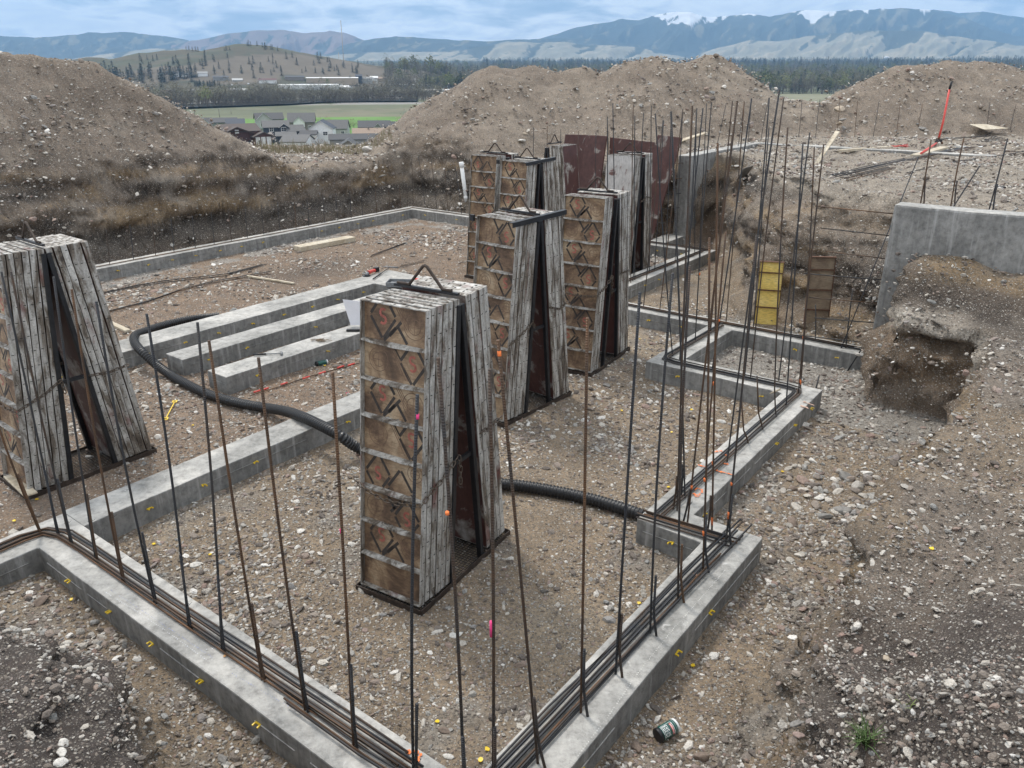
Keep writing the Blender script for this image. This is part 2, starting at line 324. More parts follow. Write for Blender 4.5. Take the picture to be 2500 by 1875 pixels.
RIDGES = [
 ([(-200, 100, 17.5), (0, 127, 19), (70, 138, 19.5), (150, 155, 20), (200, 165, 20.3), (240, 182, 20.6)], .62),
 ([(240, 182, 20.6), (270, 205, 21), (340, 260, 21.5), (400, 312, 22), (470, 348, 22.7), (560, 377, 23.6), (620, 394, 24.4)], .60),
 ([(620, 396, 25.0), (760, 410, 25.8), (905, 396, 26.2)], .5),
 ([(905, 396, 26.2), (1000, 332, 26.8), (1085, 254, 27.4), (1130, 212, 27.8), (1165, 192, 28), (1193, 172, 28), (1205, 162, 28), (1222, 172, 28), (1250, 170, 28.2), (1290, 162, 28.3), (1330, 175, 28.2), (1350, 180, 28.2), (1430, 178, 28), (1480, 190, 28), (1500, 180, 28), (1540, 152, 28), (1600, 137, 28), (1640, 149, 28), (1680, 155, 28), (1728, 142, 28), (1752, 165, 27.6), (1800, 215, 27), (1835, 243, 26.6)], .62),
 ([(1835, 243, 26.6), (1880, 252, 26.6), (1960, 247, 26.8), (2050, 256, 26.8), (2090, 242, 26.8)], .6),
 ([(2090, 242, 26.8), (2130, 205, 27), (2200, 172, 27.3), (2280, 163, 27.5), (2328, 150, 27.8), (2345, 160, 27.8), (2400, 150, 28), (2450, 160, 28), (2500, 180, 28), (2570, 215, 28), (2700, 230, 28)], .60)]
GX0, GX1, GY0, GY1, GS = -40., 40., -4., 50., .08
def build_fields():
    xs = np.arange(GX0, GX1, GS, dtype=np.float32); ys = np.arange(GY0, GY1, GS, dtype=np.float32)
    X, Y = np.meshgrid(xs, ys, indexing='ij')
    # wobble the outline a little so the banks are not straight
    wx = X + .16 * fbm2(X * .9, Y * .9, 3, 11); wy = Y + .16 * fbm2(X * .9, Y * .9, 3, 23)
    D = np.full(X.shape, 1e9, np.float32); inside = np.zeros(X.shape, bool); n = len(FOOT)
    for i in range(n):
        ax, ay = FOOT[i]; bx, by = FOOT[(i + 1) % n]; dx, dy = bx - ax, by - ay
        t = np.clip(((wx - ax) * dx + (wy - ay) * dy) / (dx * dx + dy * dy), 0, 1)
        D = np.minimum(D, (wx - ax - t * dx) ** 2 + (wy - ay - t * dy) ** 2)
        inside ^= ((ay > wy) != (by > wy)) & (wx < (bx - ax) * (wy - ay) / (by - ay + 1e-12) + ax)
    D = np.sqrt(D) * np.where(inside, -1, 1)
    def idw(pts, p=3.):
        a = 0; b = 0
        for x, y, z in pts:
            w = 1 / ((X - x) ** 2 + (Y - y) ** 2 + .08) ** (p / 2); a = a + w * z; b = b + w
        return a / b
    T = idw(TOPS); Wd = idw(WID)
    rr = np.sqrt(X * X + Y * Y); T = T - np.clip(rr - 29, 0, 100) * .23
    R = np.full(X.shape, -99., np.float32)
    for pts, sl in RIDGES:
        q = [aty(*p) for p in pts]
        for a, b in zip(q[:-1], q[1:]):
            dx, dy = b[0] - a[0], b[1] - a[1]; t = np.clip(((X - a[0]) * dx + (Y - a[1]) * dy) / (dx * dx + dy * dy), 0, 1)
            dd = np.sqrt((X - a[0] - t * dx) ** 2 + (Y - a[1] - t * dy) ** 2)
            dd = np.sqrt(dd * dd + .15) - .39
            R = np.maximum(R, a[2] + (b[2] - a[2]) * t - sl * dd)
    return D, T, Wd, R
FD, FT, FWd, FR = build_fields()
def samp(F, x, y):
    fx = np.clip((x - GX0) / GS, 0, F.shape[0] - 1.001); fy = np.clip((y - GY0) / GS, 0, F.shape[1] - 1.001)
    i = fx.astype(int); j = fy.astype(int); fx = fx - i; fy = fy - j
    return (F[i, j] * (1 - fx) + F[i + 1, j] * fx) * (1 - fy) + (F[i, j + 1] * (1 - fx) + F[i + 1, j + 1] * fx) * fy
def ground_h(x, y, detail=True):
    d = samp(FD, x, y); T = samp(FT, x, y); w = samp(FWd, x, y); R = samp(FR, x, y)
    t = np.clip(d / w, 0, 1); s = 1 - (1 - t) ** 1.6
    base = T * s
    R = np.minimum(R, base - .05 + .9 * np.clip(d - .55 * w, 0, 99))
    if detail: R = R + .16 * fbm2(x * .9, y * .9, 3, 5) + .05 * fbm2(x * 3.3, y * 3.3, 2, 7)
    k = .22; e = np.clip(.5 + .5 * (R - base) / k, 0, 1); h = base * (1 - e) + R * e + k * e * (1 - e) * np.clip(d, 0, 1)
    h = np.where(d > -.1, h, base)
    if detail:
        out = np.clip(d / .8, 0, 1)
        h = h + fbm2(x * 1.1, y * 1.1, 3, 31) * (.022 + .07 * out) + fbm2(x * 5, y * 5, 3, 37) * (.012 + .02 * out)
        h = h + .12 * np.clip(d + .5, 0, .5)                       # loose toe along the foot of the banks
    return h
def in_fp(u, v, e=0.):
    m = np.zeros(u.shape, bool)
    for a, b, c, d in FOOTPRINT: m |= (u > a - e) & (u < b + e) & (v > c - e) & (v < d + e)
    return m
PERIM = [(-3.0, 2.08, -7.0, -6.6), (2.08, 2.48, -7.0, -1.78), (2.48, 5.92, -2.18, -1.78), (5.54, 5.92, -2.8, -2.18), (5.92, 9.66, -2.8, -2.42), (9.25, 9.66, -4.7, -2.8),
         (9.66, 11.3, -4.7, -4.3), (11.3, 11.7, -7.3, -2.3), (11.7, 16.6, -7.3, -6.87), (16.2, 16.6, -8.6, -7.3), (16.6, 17.7, -8.6, -8.15),
         (16.45, 16.85, -16.5, -8.6), (0.0, 16.45, -16.5, -16.08)]
BEAM = [(2.48, 7.2, -7.05, -6.64)]
ST1 = [(4.0, 9.95, -11.36, -10.8), (9.95, 10.87, -11.36, -10.35)]
ST2 = [(5.4, 9.9, -10.27, -9.84)]
ST3 = [(5.37, 9.9, -9.2, -8.77)]
FOOTPRINT = PERIM + BEAM + ST1 + ST2 + ST3
OX, OY = 0., -1.7
NA, NR, NRF = 1050, 860, 2000
def build_ground():
    az = np.radians(np.linspace(-47, 47, NA)); rf = np.geomspace(1.0, 47., NRF)
    x = OX + np.sin(az)[:, None] * rf[None]; y = OY + np.cos(az)[:, None] * rf[None]
    h = ground_h(x, y, False)
    dr = np.diff(rf)[None]; dz = np.diff(h, axis=1)
    den = np.sqrt(dr ** 2 + dz ** 2) / np.maximum(rf[None, 1:], 3.) ** 1.12
    ker = np.hanning(25); ker /= ker.sum()
    for ax, kk in ((0, ker), (1, ker[::2] / ker[::2].sum())):
        pad = [(0, 0), (0, 0)]; m = len(kk) // 2; pad[ax] = (m, m); dp = np.pad(den, pad, mode='edge'); acc = 0
        for i, kv in enumerate(kk): acc = acc + kv * (dp[i:i + den.shape[0]] if ax == 0 else dp[:, i:i + den.shape[1]])
        den = acc
    cum = np.concatenate([np.zeros((NA, 1)), np.cumsum(den, 1)], 1); cum /= cum[:, -1:]
    tt = np.linspace(0, 1, NR); r = np.stack([np.interp(tt, cum[i], rf) for i in range(NA)])
    x = OX + np.sin(az)[:, None] * r; y = OY + np.cos(az)[:, None] * r; z = ground_h(x, y)
    # steep faces get ledges, hollows and stones by pushing them sideways
    d = samp(FD, x, y); e = .12
    gx = (samp(FD, x + e, y) - samp(FD, x - e, y)) / (2 * e); gy = (samp(FD, x, y + e) - samp(FD, x, y - e)) / (2 * e)
    wdt = samp(FWd, x, y); steep = np.clip(d / .04, 0, 1) * np.clip((wdt * 1.4 - d) / (wdt * .5), 0, 1) * np.clip(2.2 - wdt * .35, .6, 1.3)
    off = .17 * fbm3(x * 1.1, y * 1.1, z * 3.2, 3, 41) + .15 * fbm3(x * 3.1, y * 3.1, z * 9, 4, 53, .62)
    off = off + .10 * vn2(z * 3.1 + .4 * vn2(x * .5, y * .5, 3), x * .25 + y * .25, 61)
    # hollow under the pale ledge of the block on the right, and under the far bank
    cv = np.exp(-((x - 5.05) / .75) ** 2 - ((y - 8.9) / .5) ** 2) * np.exp(-((z - .92) / .075) ** 2); off = off + .26 * cv
    off = off + .22 * np.exp(-((z - .45) / .22) ** 2) * np.clip((12.9 - np.abs(y - 12.9)) / 12.9, 0, 1) * ((x > 3.2) & (y > 11))
    off = off + .20 * np.exp(-((z - .5) / .3) ** 2) * (y > 14) * (x < 3)
    x = x + gx * off * steep; y = y + gy * off * steep; z = z + .03 * fbm3(x * 7, y * 7, z * 7, 2, 71) * steep
    V = np.stack([x, y, z], -1).reshape(-1, 3)
    me = fast_mesh('ground', V, grid_faces(NA, NR)[:, ::-1])
    # soil colour (soils differ; the far bank is also set darker low down)
    X, Y, Z = V.T; D = d.ravel(); R = samp(FR, X, Y); u = X * BD[0] + Y * BD[1]; v = X * AD[0] + Y * AD[1]
    n1 = fbm2(X * .6, Y * .6, 4, 81)[:, None]; n2 = fbm3(X * .5, Y * .5, Z * 4.5, 4, 91)[:, None]; n4 = fbm2(X * 2.2, Y * 2.2, 4, 87)[:, None]
    def A_(*c): return np.array(c, np.float32)[None] * np.array([.97, .97, .95], np.float32)[None]
    def mixc(c, w, k): return c * (1 - w) + A_(*k) * w
    def ss(a, b, x_): t = np.clip((x_ - a) / (b - a), 0, 1); return (t * t * (3 - 2 * t))
    col = np.repeat(A_(.25, .19, .132), len(X), 0)
    col = mixc(col, ss(-.1, .5, n1) * .8, (.33, .265, .19)); col = mixc(col, ss(.1, .55, n4) * .6, (.24, .23, .215))
    inner = (((v < -7.1) & (D < .1)).astype(np.float32) * .75)[:, None]; col = mixc(col, inner, (.215, .145, .10))
    col = mixc(col, (np.exp(-((u - 10.5) / 1.3) ** 2 - ((v + 13.3) / .8) ** 2) * .8)[:, None], (.08, .055, .04))
    box = (((u > 9.3) & (u < 11.7) & (v > -4.4)) * (D < .05)).astype(np.float32)[:, None]; col = mixc(col, box * .75, (.27, .26, .245))
    near_edge = np.zeros(len(X), bool)
    for a, b, c, dd in PERIM[-2:]: near_edge |= (u > a - .7) & (u < b + .0) & (v > c) & (v < dd + .7)
    col = mixc(col, (near_edge[:, None] & (n4 > -.1)) * .6, (.33, .33, .32))
    bank = ss(.03, .25, D)[:, None] * 1.
    bc = np.repeat(A_(.155, .12, .092), len(X), 0); bc = mixc(bc, ss(.05, .25, n2) * .8, (.25, .175, .098)); bc = mixc(bc, ss(-.02, -.25, n2) * .9, (.045, .036, .03))
    bc = mixc(bc, ss(.15, .5, n4) * .5, (.30, .26, .22))
    top = ss(.7, 1.6, D)[:, None]; tc = mixc(np.repeat(A_(.235, .19, .15), len(X), 0), ss(-.1, .4, n1), (.30, .25, .20))
    pile = ss(-.1, .35, R - .0 - (Z - .15))[:, None]; tc = mixc(tc, pile, (.19, .15, .118)); tc = mixc(tc, pile * ss(.1, .5, n4) * .6, (.28, .235, .19)); tc = mixc(tc, pile * ss(.0, .5, -n1) * .5, (.13, .102, .08))
    o = mixc(col, bank, (0, 0, 0)) + bank * (bc * (1 - top) + tc * top)
    far_low = ((Y > 14) & (X < 3) & (D > 0) & (Z < .75)).astype(np.float32)[:, None]; o = mixc(o, far_low * .75, (.05, .042, .036))  # darker colour on the lower part of the far bank
    plat = (np.clip((X - 4.4) / .6, 0, 1) * np.clip((Y - 10.8) / .6, 0, 1) * ss(1.75, 1.95, Z) * (Y < 24.2))[:, None]; o = mixc(o, plat * (R < 2.0)[:, None] * .85, (.30, .26, .215))
    blk = ((X > 4.1) & (Y > 7.9) & (Y < 10.9) & (D > 0))[:, None]; zz = Z + .12 * fbm2(X * 1.5, Y * 1.5, 3, 99)
    pale = (np.exp(-((zz - 1.08) / .13) ** 2))[:, None]; o = mixc(o, blk * pale * ss(-.4, .1, n2) * .85, (.46, .42, .37))
    o = mixc(o, blk * ((zz < .9) * 1.)[:, None] * .75, (.145, .098, .062)); o = mixc(o, blk * np.exp(-((zz - 1.45) / .14) ** 2)[:, None] * .7, (.085, .066, .052))
    dk = np.clip(1.2 - np.hypot((X - 2.4) / 1.6, (Y - 2.6) / 1.7), 0, 1) * ss(.05, .4, D) + np.clip(1.25 - np.hypot((X + 2.6) / 2.6, (Y - 3.0) / 1.5), 0, 1) * ss(.0, .3, D)
    o = mixc(o, np.clip(dk * 2.2, 0, 1)[:, None] * .88, (.062, .050, .045))
    nb = ((X > 2.3) & (X < 9) & (Y < 8) & (D > .2)).astype(np.float32)[:, None]; o = mixc(o, nb * (1 - np.clip(dk * 2, 0, 1)[:, None]) * .5, (.215, .18, .15))
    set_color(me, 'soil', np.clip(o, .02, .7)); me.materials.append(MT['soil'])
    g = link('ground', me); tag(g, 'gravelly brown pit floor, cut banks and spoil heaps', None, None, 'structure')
    return V, D
GV, GD = build_ground()
def gz(x, y): return float(ground_h(np.array([x]), np.array([y]))[0])

# ------------------------------------------------------------------ loose stones (uncountable)
def rock_mesh(seed, sub=1, flatk=.55, name='stone'):
    bm = bmesh.new(); bmesh.ops.create_icosphere(bm, subdivisions=sub, radius=1.0); r = np.random.default_rng(seed)
    pl = [(Vector(r.normal(size=3)).normalized(), r.uniform(.55, .9)) for _ in range(11)]
    sx, sy = r.uniform(.75, 1.3), r.uniform(.6, 1.)
    for v in bm.verts:
        for n, d in pl:
            k = v.co.dot(n)
            if k > d: v.co -= n * (k - d)
        v.co *= 1 + r.uniform(-.05, .05); v.co = Vector((v.co.x * sx, v.co.y * sy, v.co.z * flatk))
    me = bpy.data.meshes.new(name); bm.to_mesh(me); bm.free(); me.materials.append(MT['stone']); 
    me.polygons.foreach_set('use_smooth', [sub > 2] * len(me.polygons)); return me
def scatter(name, pts, rot, scl, variants, label=None):
    """one object: a point cloud mesh with stones instanced on it"""
    vc = bpy.data.collections.new(name + '_shapes')
    for i, me in enumerate(variants): vc.objects.link(bpy.data.objects.new('stone_shape', me))
    me = bpy.data.meshes.new(name); me.vertices.add(len(pts)); me.vertices.foreach_set('co', pts.astype(np.float32).ravel())
    a = me.attributes.new('rot', 'FLOAT_VECTOR', 'POINT'); a.data.foreach_set('vector', rot.astype(np.float32).ravel())
    a = me.attributes.new('scl', 'FLOAT_VECTOR', 'POINT'); a.data.foreach_set('vector', scl.astype(np.float32).ravel())
    o = link(name, me); ng = bpy.data.node_groups.new(name, 'GeometryNodeTree')
    ng.interface.new_socket('Geometry', in_out='INPUT', socket_type='NodeSocketGeometry'); ng.interface.new_socket('Geometry', in_out='OUTPUT', socket_type='NodeSocketGeometry')
    gi = ng.nodes.new('NodeGroupInput'); go = ng.nodes.new('NodeGroupOutput'); iop = ng.nodes.new('GeometryNodeInstanceOnPoints')
    ci = ng.nodes.new('GeometryNodeCollectionInfo'); ci.inputs['Collection'].default_value = vc; ci.inputs['Separate Children'].default_value = True; ci.inputs['Reset Children'].default_value = True
    def att(nm):
        n = ng.nodes.new('GeometryNodeInputNamedAttribute'); n.data_type = 'FLOAT_VECTOR'; n.inputs['Name'].default_value = nm; return n.outputs['Attribute']
    rv = ng.nodes.new('FunctionNodeRandomValue'); rv.data_type = 'INT'; rv.inputs['Min'].default_value = 0 if 'Min' in rv.inputs else 0
    ints = [s for s in rv.inputs if s.type == 'INT']; ints[0].default_value = 0; ints[1].default_value = len(variants) - 1
    iop.inputs['Pick Instance'].default_value = True; l = ng.links.new
    l(gi.outputs[0], iop.inputs['Points']); l(ci.outputs[0], iop.inputs['Instance']); l([s for s in rv.outputs if s.type == 'INT'][0], iop.inputs['Instance Index'])
    e2r = ng.nodes.new('FunctionNodeEulerToRotation'); l(att('rot'), e2r.inputs[0]); l(e2r.outputs[0], iop.inputs['Rotation']); l(att('scl'), iop.inputs['Scale']); l(iop.outputs[0], go.inputs[0])
    md = o.modifiers.new('scatter', 'NODES'); md.node_group = ng
    tag(o, label, None, None, 'stuff'); return o
STONES = [rock_mesh(s, 2 if s < 4 else 1, f) for s, f in enumerate((.5, .6, .42, .7, .35, .55, .45, .65, .38, .5))]
def make_gravel():
    N = 400000; V = GV.astype(np.float64); idx = RNG.integers(0, len(V), N); p = V[idx].copy()
    r = np.hypot(p[:, 0], p[:, 1]) + .5; depth = np.sqrt(p[:, 0] ** 2 + p[:, 1] ** 2 + (p[:, 2] - 4) ** 2)
    p[:, :2] += RNG.normal(size=(N, 2)) * (.006 * depth)[:, None]; steep = GD[idx]
    flat_ = (GD[idx] < .02)
    p[flat_, 2] = ground_h(p[flat_, 0], p[flat_, 1])
    s = (.0038 + .00080 * depth) * np.clip(RNG.random(N), .0008, 1) ** -.31
    # patches of coarser and of finer ground
    pt = fbm2(p[:, 0] * .7, p[:, 1] * .7, 3, 131); s *= np.clip(1 + pt * .9, .55, 1.7); s = np.minimum(s, .022 + .0026 * depth)
    keep = RNG.random(N) < np.clip(.85 + .9 * fbm2(p[:, 0] * 1.6, p[:, 1] * 1.6, 3, 137), .16, 1.)
    u = p[:, 0] * BD[0] + p[:, 1] * BD[1]; v = p[:, 0] * AD[0] + p[:, 1] * AD[1]; keep &= ~(in_fp(u, v, .02) & (p[:, 2] < .6))
    keep &= (p[:, 1] > .3) & (depth > 1.6)
    p, s = p[keep], s[keep]; n = len(p); p[:, 2] += s * .12
    rot = np.stack([RNG.normal(size=n) * .35, RNG.normal(size=n) * .35, RNG.random(n) * 6.28], 1)
    scl = s[:, None] * RNG.uniform(.75, 1.3, (n, 3))
    scatter('gravel', p, rot, scl, STONES, 'loose gravel and small stones over pit floor, banks and heaps')
make_gravel()

# ------------------------------------------------------------------ concrete footings and walls
def union_slab(name, rects, z0, z1, mat, step=.22, zs=4, rough=.004, bevel=.012, extra=None):
    us = sorted({round(a, 3) for r in rects for a in r[:2]}); vs_ = sorted({round(a, 3) for r in rects for a in r[2:]})
    def sub(c):
        o = []
        for a, b in zip(c[:-1], c[1:]):
            n = max(1, int(math.ceil((b - a) / step)))
            o += [a + (b - a) * i / n for i in range(n)]
        return o + [c[-1]]
    us, vs_ = sub(us), sub(vs_); nu, nv = len(us) - 1, len(vs_) - 1
    fill = np.zeros((nu + 2, nv + 2), bool)
    for i in range(nu):
        for j in range(nv):
            cu, cv = (us[i] + us[i + 1]) / 2, (vs_[j] + vs_[j + 1]) / 2
            fill[i + 1, j + 1] = any(a < cu < b and c < cv < d for a, b, c, d in rects)
    mb = MB(); ids = {}; zz = [z1 + (z0 - z1) * k / zs for k in range(zs + 1)]
    def vid(i, j, k):
        q = (i, j, k)
        if q not in ids:
            ids[q] = len(mb.v); mb.v.append(tuple(W(us[i], vs_[j], zz[k])))
        return ids[q]
    for i in range(nu):
        for j in range(nv):
            if not fill[i + 1, j + 1]: continue
            mb.f.append((vid(i, j, 0), vid(i + 1, j, 0), vid(i + 1, j + 1, 0), vid(i, j + 1, 0))[::-1])
            for (di, dj), (a, b) in (((-1, 0), ((i, j), (i, j + 1))), ((1, 0), ((i + 1, j + 1), (i + 1, j))), ((0, -1), ((i + 1, j), (i, j))), ((0, 1), ((i, j + 1), (i + 1, j + 1)))):
                if fill[i + 1 + di, j + 1 + dj]: continue
                for k in range(zs): mb.f.append((vid(*a, k), vid(*b, k), vid(*b, k + 1), vid(*a, k + 1)))
    mb.m = [0] * len(mb.f); mb.sm = [False] * len(mb.f)
    V = np.array(mb.v); sd = len(rects) * 7
    V[:, 0] += rough * fbm3(V[:, 0] * 2.3, V[:, 1] * 2.3, V[:, 2] * 4, 3, sd); V[:, 1] += rough * fbm3(V[:, 0] * 2.3, V[:, 1] * 2.3, V[:, 2] * 4, 3, sd + 9)
    V[:, 2] += rough * 1.5 * fbm2(V[:, 0] * 2.7, V[:, 1] * 2.7, 3, sd + 5) * (V[:, 2] > z0 + .01); mb.v = [tuple(p) for p in V]
    o = mb.build(name, mat); bm = bmesh.new(); bm.from_mesh(o.data); bmesh.ops.recalc_face_normals(bm, faces=bm.faces); bm.to_mesh(o.data); bm.free()
    b = o.modifiers.new('bevel', 'BEVEL'); b.width = bevel; b.segments = 2; b.limit_method = 'ANGLE'; b.angle_limit = math.radians(50)
    return o
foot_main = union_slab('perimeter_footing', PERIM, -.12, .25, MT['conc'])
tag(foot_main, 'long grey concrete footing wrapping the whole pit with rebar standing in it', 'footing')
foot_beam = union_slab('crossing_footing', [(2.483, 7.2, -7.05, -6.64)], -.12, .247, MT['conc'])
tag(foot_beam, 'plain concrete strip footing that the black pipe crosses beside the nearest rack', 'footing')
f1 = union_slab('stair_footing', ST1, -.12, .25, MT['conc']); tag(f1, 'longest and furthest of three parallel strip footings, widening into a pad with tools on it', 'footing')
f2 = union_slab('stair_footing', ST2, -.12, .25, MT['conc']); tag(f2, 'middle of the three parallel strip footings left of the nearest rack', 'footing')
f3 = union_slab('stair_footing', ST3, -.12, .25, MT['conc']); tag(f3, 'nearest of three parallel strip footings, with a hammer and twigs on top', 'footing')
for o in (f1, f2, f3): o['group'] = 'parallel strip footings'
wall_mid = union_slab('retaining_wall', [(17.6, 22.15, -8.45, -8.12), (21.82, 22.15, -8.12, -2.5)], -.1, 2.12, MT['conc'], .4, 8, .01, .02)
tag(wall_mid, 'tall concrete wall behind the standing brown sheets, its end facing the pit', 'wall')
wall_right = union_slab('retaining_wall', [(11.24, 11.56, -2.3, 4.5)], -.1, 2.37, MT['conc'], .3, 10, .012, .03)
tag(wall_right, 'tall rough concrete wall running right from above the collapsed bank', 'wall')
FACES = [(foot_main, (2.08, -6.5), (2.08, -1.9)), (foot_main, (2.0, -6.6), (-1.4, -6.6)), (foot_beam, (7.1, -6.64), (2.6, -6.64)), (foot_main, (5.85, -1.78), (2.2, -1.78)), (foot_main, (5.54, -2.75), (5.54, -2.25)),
         (foot_main, (9.6, -2.42), (6.0, -2.42)), (foot_main, (9.25, -4.6), (9.25, -2.9)), (foot_main, (11.2, -4.3), (9.75, -4.3)), (foot_main, (11.3, -4.2), (11.3, -2.4)), (foot_main, (11.3, -7.2), (11.3, -4.8)),
         (foot_main, (16.5, -6.87), (11.8, -6.87)), (f1, (9.9, -10.8), (4.1, -10.8)), (f2, (9.8, -9.84), (5.5, -9.84)), (f3, (9.8, -8.77), (5.5, -8.77)), (f2, (5.4, -10.2), (5.4, -9.9)), (f3, (5.37, -9.15), (5.37, -8.8)),
         (foot_main, (16.3, -16.08), (1.0, -16.08)), (foot_main, (16.45, -16.0), (16.45, -10.0)), (foot_main, (16.2, -8.5), (16.2, -7.4))]
def tie_mesh():
    mb = MB(); mb.box(-.026, -.016, 0, .036, -.006, .004); mb.box(.016, .026, 0, .036, -.006, .004); mb.box(-.016, .016, 0, .012, -.006, .004); me = mb.mesh('form_tie'); me.materials.append(MT['yellow']); return me
TIE = tie_mesh(); seams = {}
for fo, a, b in FACES:
    a2, b2 = np.array(a), np.array(b); L = np.linalg.norm(b2 - a2); d = (b2 - a2) / L; nrm = np.array([-d[1], d[0]])
    wd3 = W(*d); wn = W(*nrm); zsm = .145
    if (fo is foot_main and a[0] == b[0] and wn @ np.array([0, 0, 0]) != 0): pass
    # outward normal is the side away from the concrete
    def ins(pt): return any(r[0] < pt[0] < r[1] and r[2] < pt[1] < r[3] for r in FOOTPRINT)
    if ins((a2 + b2) / 2 + nrm * .05): nrm = -nrm; wn = -wn
    mb = seams.setdefault(fo.name, (fo, MB()))[1]; t = .02
    while t < L - .05:
        l = min(random.uniform(.25, 1.3), L - t); p = a2 + d * t; q = a2 + d * (t + l)
        if random.random() < .8: mb.beam(W(*(p + nrm * .002), zsm + random.uniform(-.004, .004)), W(*(q + nrm * .002), zsm + random.uniform(-.004, .004)), .010, random.uniform(.003, .007))
        t += l + random.uniform(.0, .25)
    t = random.uniform(.25, .45)
    while t < L - .08:
        p = a2 + d * t + nrm * -.002
        if random.random() < .86:
            o = link('form_tie', TIE, fo, W(*p, zsm), (random.uniform(-.25, .1), random.uniform(-.3, .3), math.atan2(wn[1], wn[0]) - math.pi / 2 + random.uniform(-.2, .2)))
        t += random.uniform(.55, .66)
for fo, mb in seams.values(): mb.build('mortar_seam', MT['conc'], fo)
# standing form-board joints: thin vertical fins on the faces, and sprayed marks on the tops
def splat(mb, pts, w, z=0., n=1):
    for a, b in zip(pts[:-1], pts[1:]):
        a = Vector(a); b = Vector(b); d = (b - a); k = max(1, int(d.length / .02)); d.normalize(); s = Vector((-d.y, d.x, 0))
        for i in range(k):
            c = a.lerp(b, (i + .5) / k) + s * random.uniform(-.25, .25) * w
            if random.random() < .85:
                m = random.randint(5, 7); r0 = w * random.uniform(.35, .7); an = [j * 6.283 / m + random.uniform(-.2, .2) for j in range(m)]
                mb.add([(c.x + math.cos(q) * r0 * random.uniform(.7, 1.2), c.y + math.sin(q) * r0 * random.uniform(.7, 1.2), c.z + .0) for q in an], [tuple(range(m))])
def px_path(pts, z): return [un(x, y, z) for x, y in pts]
def spray(name, strokes, z, w, mat, parent, label):
    mb = MB()
    for st in strokes: splat(mb, px_path(st, z), w)
    V = np.array(mb.v); V[:, 2] += RNG.uniform(0, .0015, len(V)); mb.v = [tuple(p) for p in V]
    o = mb.build(name, mat, parent); o['label'] = label; return o
zt = .2585
spray('spray_mark', [[(1744, 1104), (1758, 1100), (1768, 1104), (1772, 1112)], [(1762, 1130), (1778, 1133)], [(1704, 1134), (1730, 1142)], [(1742, 1146), (1770, 1154), (1798, 1162)]], zt, .024, MT['orange'], foot_main, 'orange sprayed strokes on the right footing')
spray('spray_mark', [[(1692, 1198), (1704, 1191), (1712, 1194), (1714, 1203), (1704, 1209), (1693, 1204), (1700, 1212), (1710, 1209)], [(1690, 1196), (1700, 1188)]], zt, .02, MT['orange'], foot_main, 'orange sprayed loop on the right footing')
spray('spray_mark', [[(992, 1838), (1006, 1832), (1022, 1838), (1028, 1848), (1014, 1858), (1022, 1866), (1000, 1852)]], zt, .028, MT['orange'], foot_main, 'orange sprayed blot on the near footing')
spray('spray_mark', [[(1962, 980), (1988, 990)], [(1955, 990), (1975, 997)], [(1690, 1398), (1700, 1404)]], zt, .03, flat('faded_orange', (.50, .33, .25), .9), foot_main, 'faded orange stains on the footing corner')
spray('spray_mark', [[(843, 960), (853, 957)]], zt, .02, MT['pink'], foot_beam, 'small pink sprayed spot')
spray('chalk_line', [[(258, 1446), (330, 1490), (420, 1550), (505, 1612)], [(500, 1586), (530, 1582)], [(505, 1600), (520, 1612)]], zt, .007, flat('white_chalk', (.62, .63, .68), .9), foot_main, 'white chalk line along the near footing')
spray('chalk_line', [[(270, 1440), (380, 1512), (520, 1606)], [(560, 1640), (700, 1722), (830, 1800), (900, 1850)]], zt, .006, flat('blue_chalk', (.22, .27, .52), .9), foot_main, 'blue chalk line along the near footing')
spray('chalk_line', [[(1395, 1865), (1480, 1755), (1560, 1640), (1640, 1540), (1720, 1450), (1770, 1392)], [(1728, 1404), (1750, 1414)]], zt, .007, flat('pale_chalk', (.58, .575, .55), .9), foot_main, 'pale chalk line along the right near footing')
spray('rust_stain', [[(545, 1602), (552, 1600)], [(678, 1758), (688, 1756)]], zt, .022, flat('rust_stain', (.36, .20, .09), .9), foot_main, 'small rust stains')

